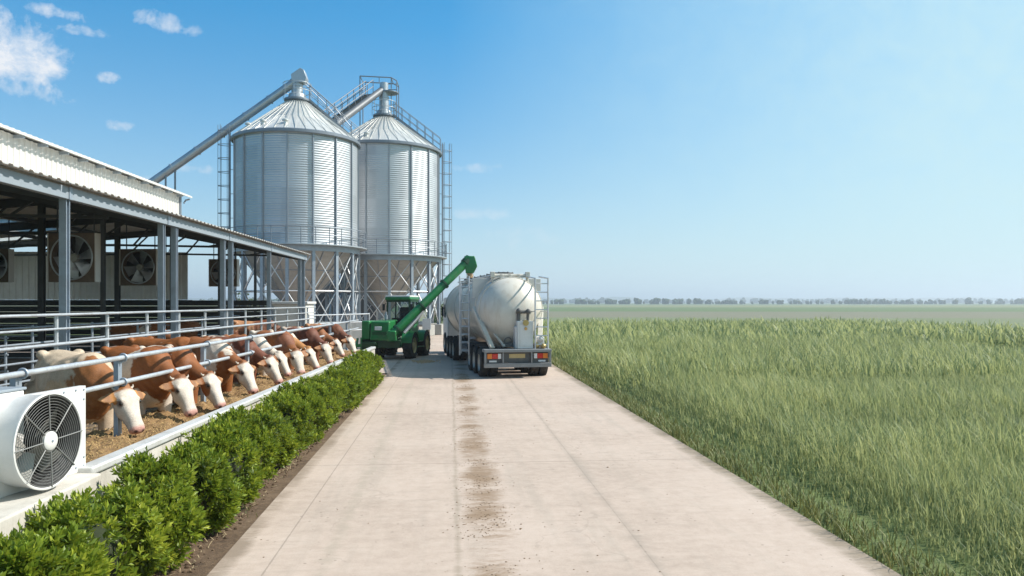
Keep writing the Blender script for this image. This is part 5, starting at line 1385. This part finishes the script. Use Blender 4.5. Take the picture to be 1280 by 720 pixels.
sky = N('ShaderNodeTexSky',sky_type='NISHITA'); sky.sun_disc = False; sky.sun_elevation = SUN_EL; sky.sun_rotation = R(90)-SUN_AZ
sky.altitude = 100; sky.air_density = 1.0; sky.dust_density = .6; sky.ozone_density = 2.2
tc = N('ShaderNodeTexCoord'); vec = tc.outputs['Generated']
sep = N('ShaderNodeSeparateXYZ'); link(vec,sep.inputs[0])
az = mth('ARCTAN2',sep.outputs[0],sep.outputs[1]); el = mth('ARCSINE',sep.outputs[2])
n1 = N('ShaderNodeTexNoise'); n1.inputs['Scale'].default_value = 22; n1.inputs['Detail'].default_value = 10; n1.inputs['Roughness'].default_value = .66; n1.inputs['Distortion'].default_value = .5; link(vec,n1.inputs['Vector'])
n2 = N('ShaderNodeTexNoise'); n2.inputs['Scale'].default_value = 55; n2.inputs['Detail'].default_value = 5; n2.inputs['Roughness'].default_value = .65; link(vec,n2.inputs['Vector'])
nz = mth('ADD',mth('MULTIPLY',mth('SUBTRACT',n1.outputs['Fac'],.5),2.6),mth('MULTIPLY',mth('SUBTRACT',n2.outputs['Fac'],.5),1.3))
def pdir(px,py):
    v = dp(px,py,1.0)-Vector((0,0,EYE)); v.normalize(); return math.atan2(v.x,v.y), math.asin(v.z)
total = None
for px,py,rx,ry,amt,slope in ((8,64,105,50,1.0,.30),(30,75,80,34,.95,.35),(-60,45,120,45,1.0,.1),(20,108,60,14,.75,.1),(66,15,42,9,.75,.15),(104,39,34,8,.75,.15),(205,27,40,14,.7,.25),(176,18,22,7,.5,.2),(128,97,20,9,.8,-.2),(157,157,28,8,.75,-.05),(247,211,30,7,.45,0),(186,226,16,8,.5,0),(601,211,34,7,.4,-.05),(600,266,40,8,.38,0),(650,298,60,14,.25,0)):
    a0,e0 = pdir(px,py); a1_,_ = pdir(px+rx,py); _,e1 = pdir(px,py-ry); ra = abs(a1_-a0); re = abs(e1-e0)
    u = mth('DIVIDE',mth('SUBTRACT',az,a0),ra); v = mth('ADD',mth('DIVIDE',mth('SUBTRACT',el,e0),re),mth('MULTIPLY',u,slope*1.0))
    d2 = mth('ADD',mth('MULTIPLY',u,u),mth('MULTIPLY',v,v))
    g = mth('SUBTRACT',1.0,d2); g = mth('SUBTRACT',mth('ADD',g,mth('MULTIPLY',nz,1.5 if amt > .9 else 2.1)),.05 if amt > .9 else .12); g = mth('MULTIPLY',g,.75 if amt > .9 else .62,True)
    g = mth('MULTIPLY',g,mth('LESS_THAN',d2,6.0)); g = mth('MULTIPLY',g,amt)
    total = g if total is None else mth('MAXIMUM',total,g)
# thin veil of high haze toward the sun's side
az_r = mth('SUBTRACT',az,pdir(560,300)[0]); veil = mth('MULTIPLY',mth('DIVIDE',az_r,.62,True),VEIL)
veil = mth('MULTIPLY',veil,mth('ADD',.85,mth('MULTIPLY',mth('SUBTRACT',n1.outputs['Fac'],.5),.5)))
hs = N('ShaderNodeHueSaturation'); hs.inputs['Saturation'].default_value = 1.0; hs.inputs['Value'].default_value = 1.0; gr = N('ShaderNodeMix',data_type='RGBA'); link(mth('DIVIDE',el,.36,True),gr.inputs[0]); gr.inputs[6].default_value = (.95,1.15,1.2,1); gr.inputs[7].default_value = (.14,1.34,1.75,1)
gm = N('ShaderNodeMix',data_type='RGBA',blend_type='MULTIPLY'); gm.inputs[0].default_value = 1; link(sky.outputs[0],gm.inputs[6]); link(gr.outputs[2],gm.inputs[7]); link(gm.outputs[2],hs.inputs['Color'])
mx0 = N('ShaderNodeMix',data_type='RGBA'); link(veil,mx0.inputs[0]); hb = N('ShaderNodeMix',data_type='RGBA'); link(mth('MULTIPLY',mth('POWER',2.718,mth('MULTIPLY',mth('ABSOLUTE',el),-8.0)),.9),hb.inputs[0]); link(hs.outputs[0],hb.inputs[6]); hb.inputs[7].default_value = (7.0,8.7,10.0,1); link(hb.outputs[2],mx0.inputs[6]); mx0.inputs[7].default_value = (6.0,8.3,8.7,1)
mx = N('ShaderNodeMix',data_type='RGBA'); link(total,mx.inputs[0]); link(mx0.outputs[2],mx.inputs[6]); mx.inputs[7].default_value = (8.6,8.9,9.4,1)
bg = N('ShaderNodeBackground'); bg.inputs['Strength'].default_value = SKY; link(mx.outputs[2],bg.inputs['Color'])
wo = N('ShaderNodeOutputWorld'); link(bg.outputs[0],wo.inputs['Surface'])

cam = bpy.data.cameras.new('camera'); co = bpy.data.objects.new('camera',cam); COL.objects.link(co)
cam.sensor_width = 36; cam.lens = F/1280*36; cam.clip_start = .1; cam.clip_end = 9000
co.location = (0,0,EYE); co.rotation_euler = (R(90),0,-YAW); cam.shift_y = (HOR-360)/1280
scene.camera = co
scene.view_settings.view_transform = 'Standard'; scene.view_settings.look = 'None'; scene.view_settings.exposure = EXPO; scene.view_settings.gamma = 1
scene.cycles.volume_bounces = 0; scene.cycles.max_bounces = 8; scene.cycles.transparent_max_bounces = 8
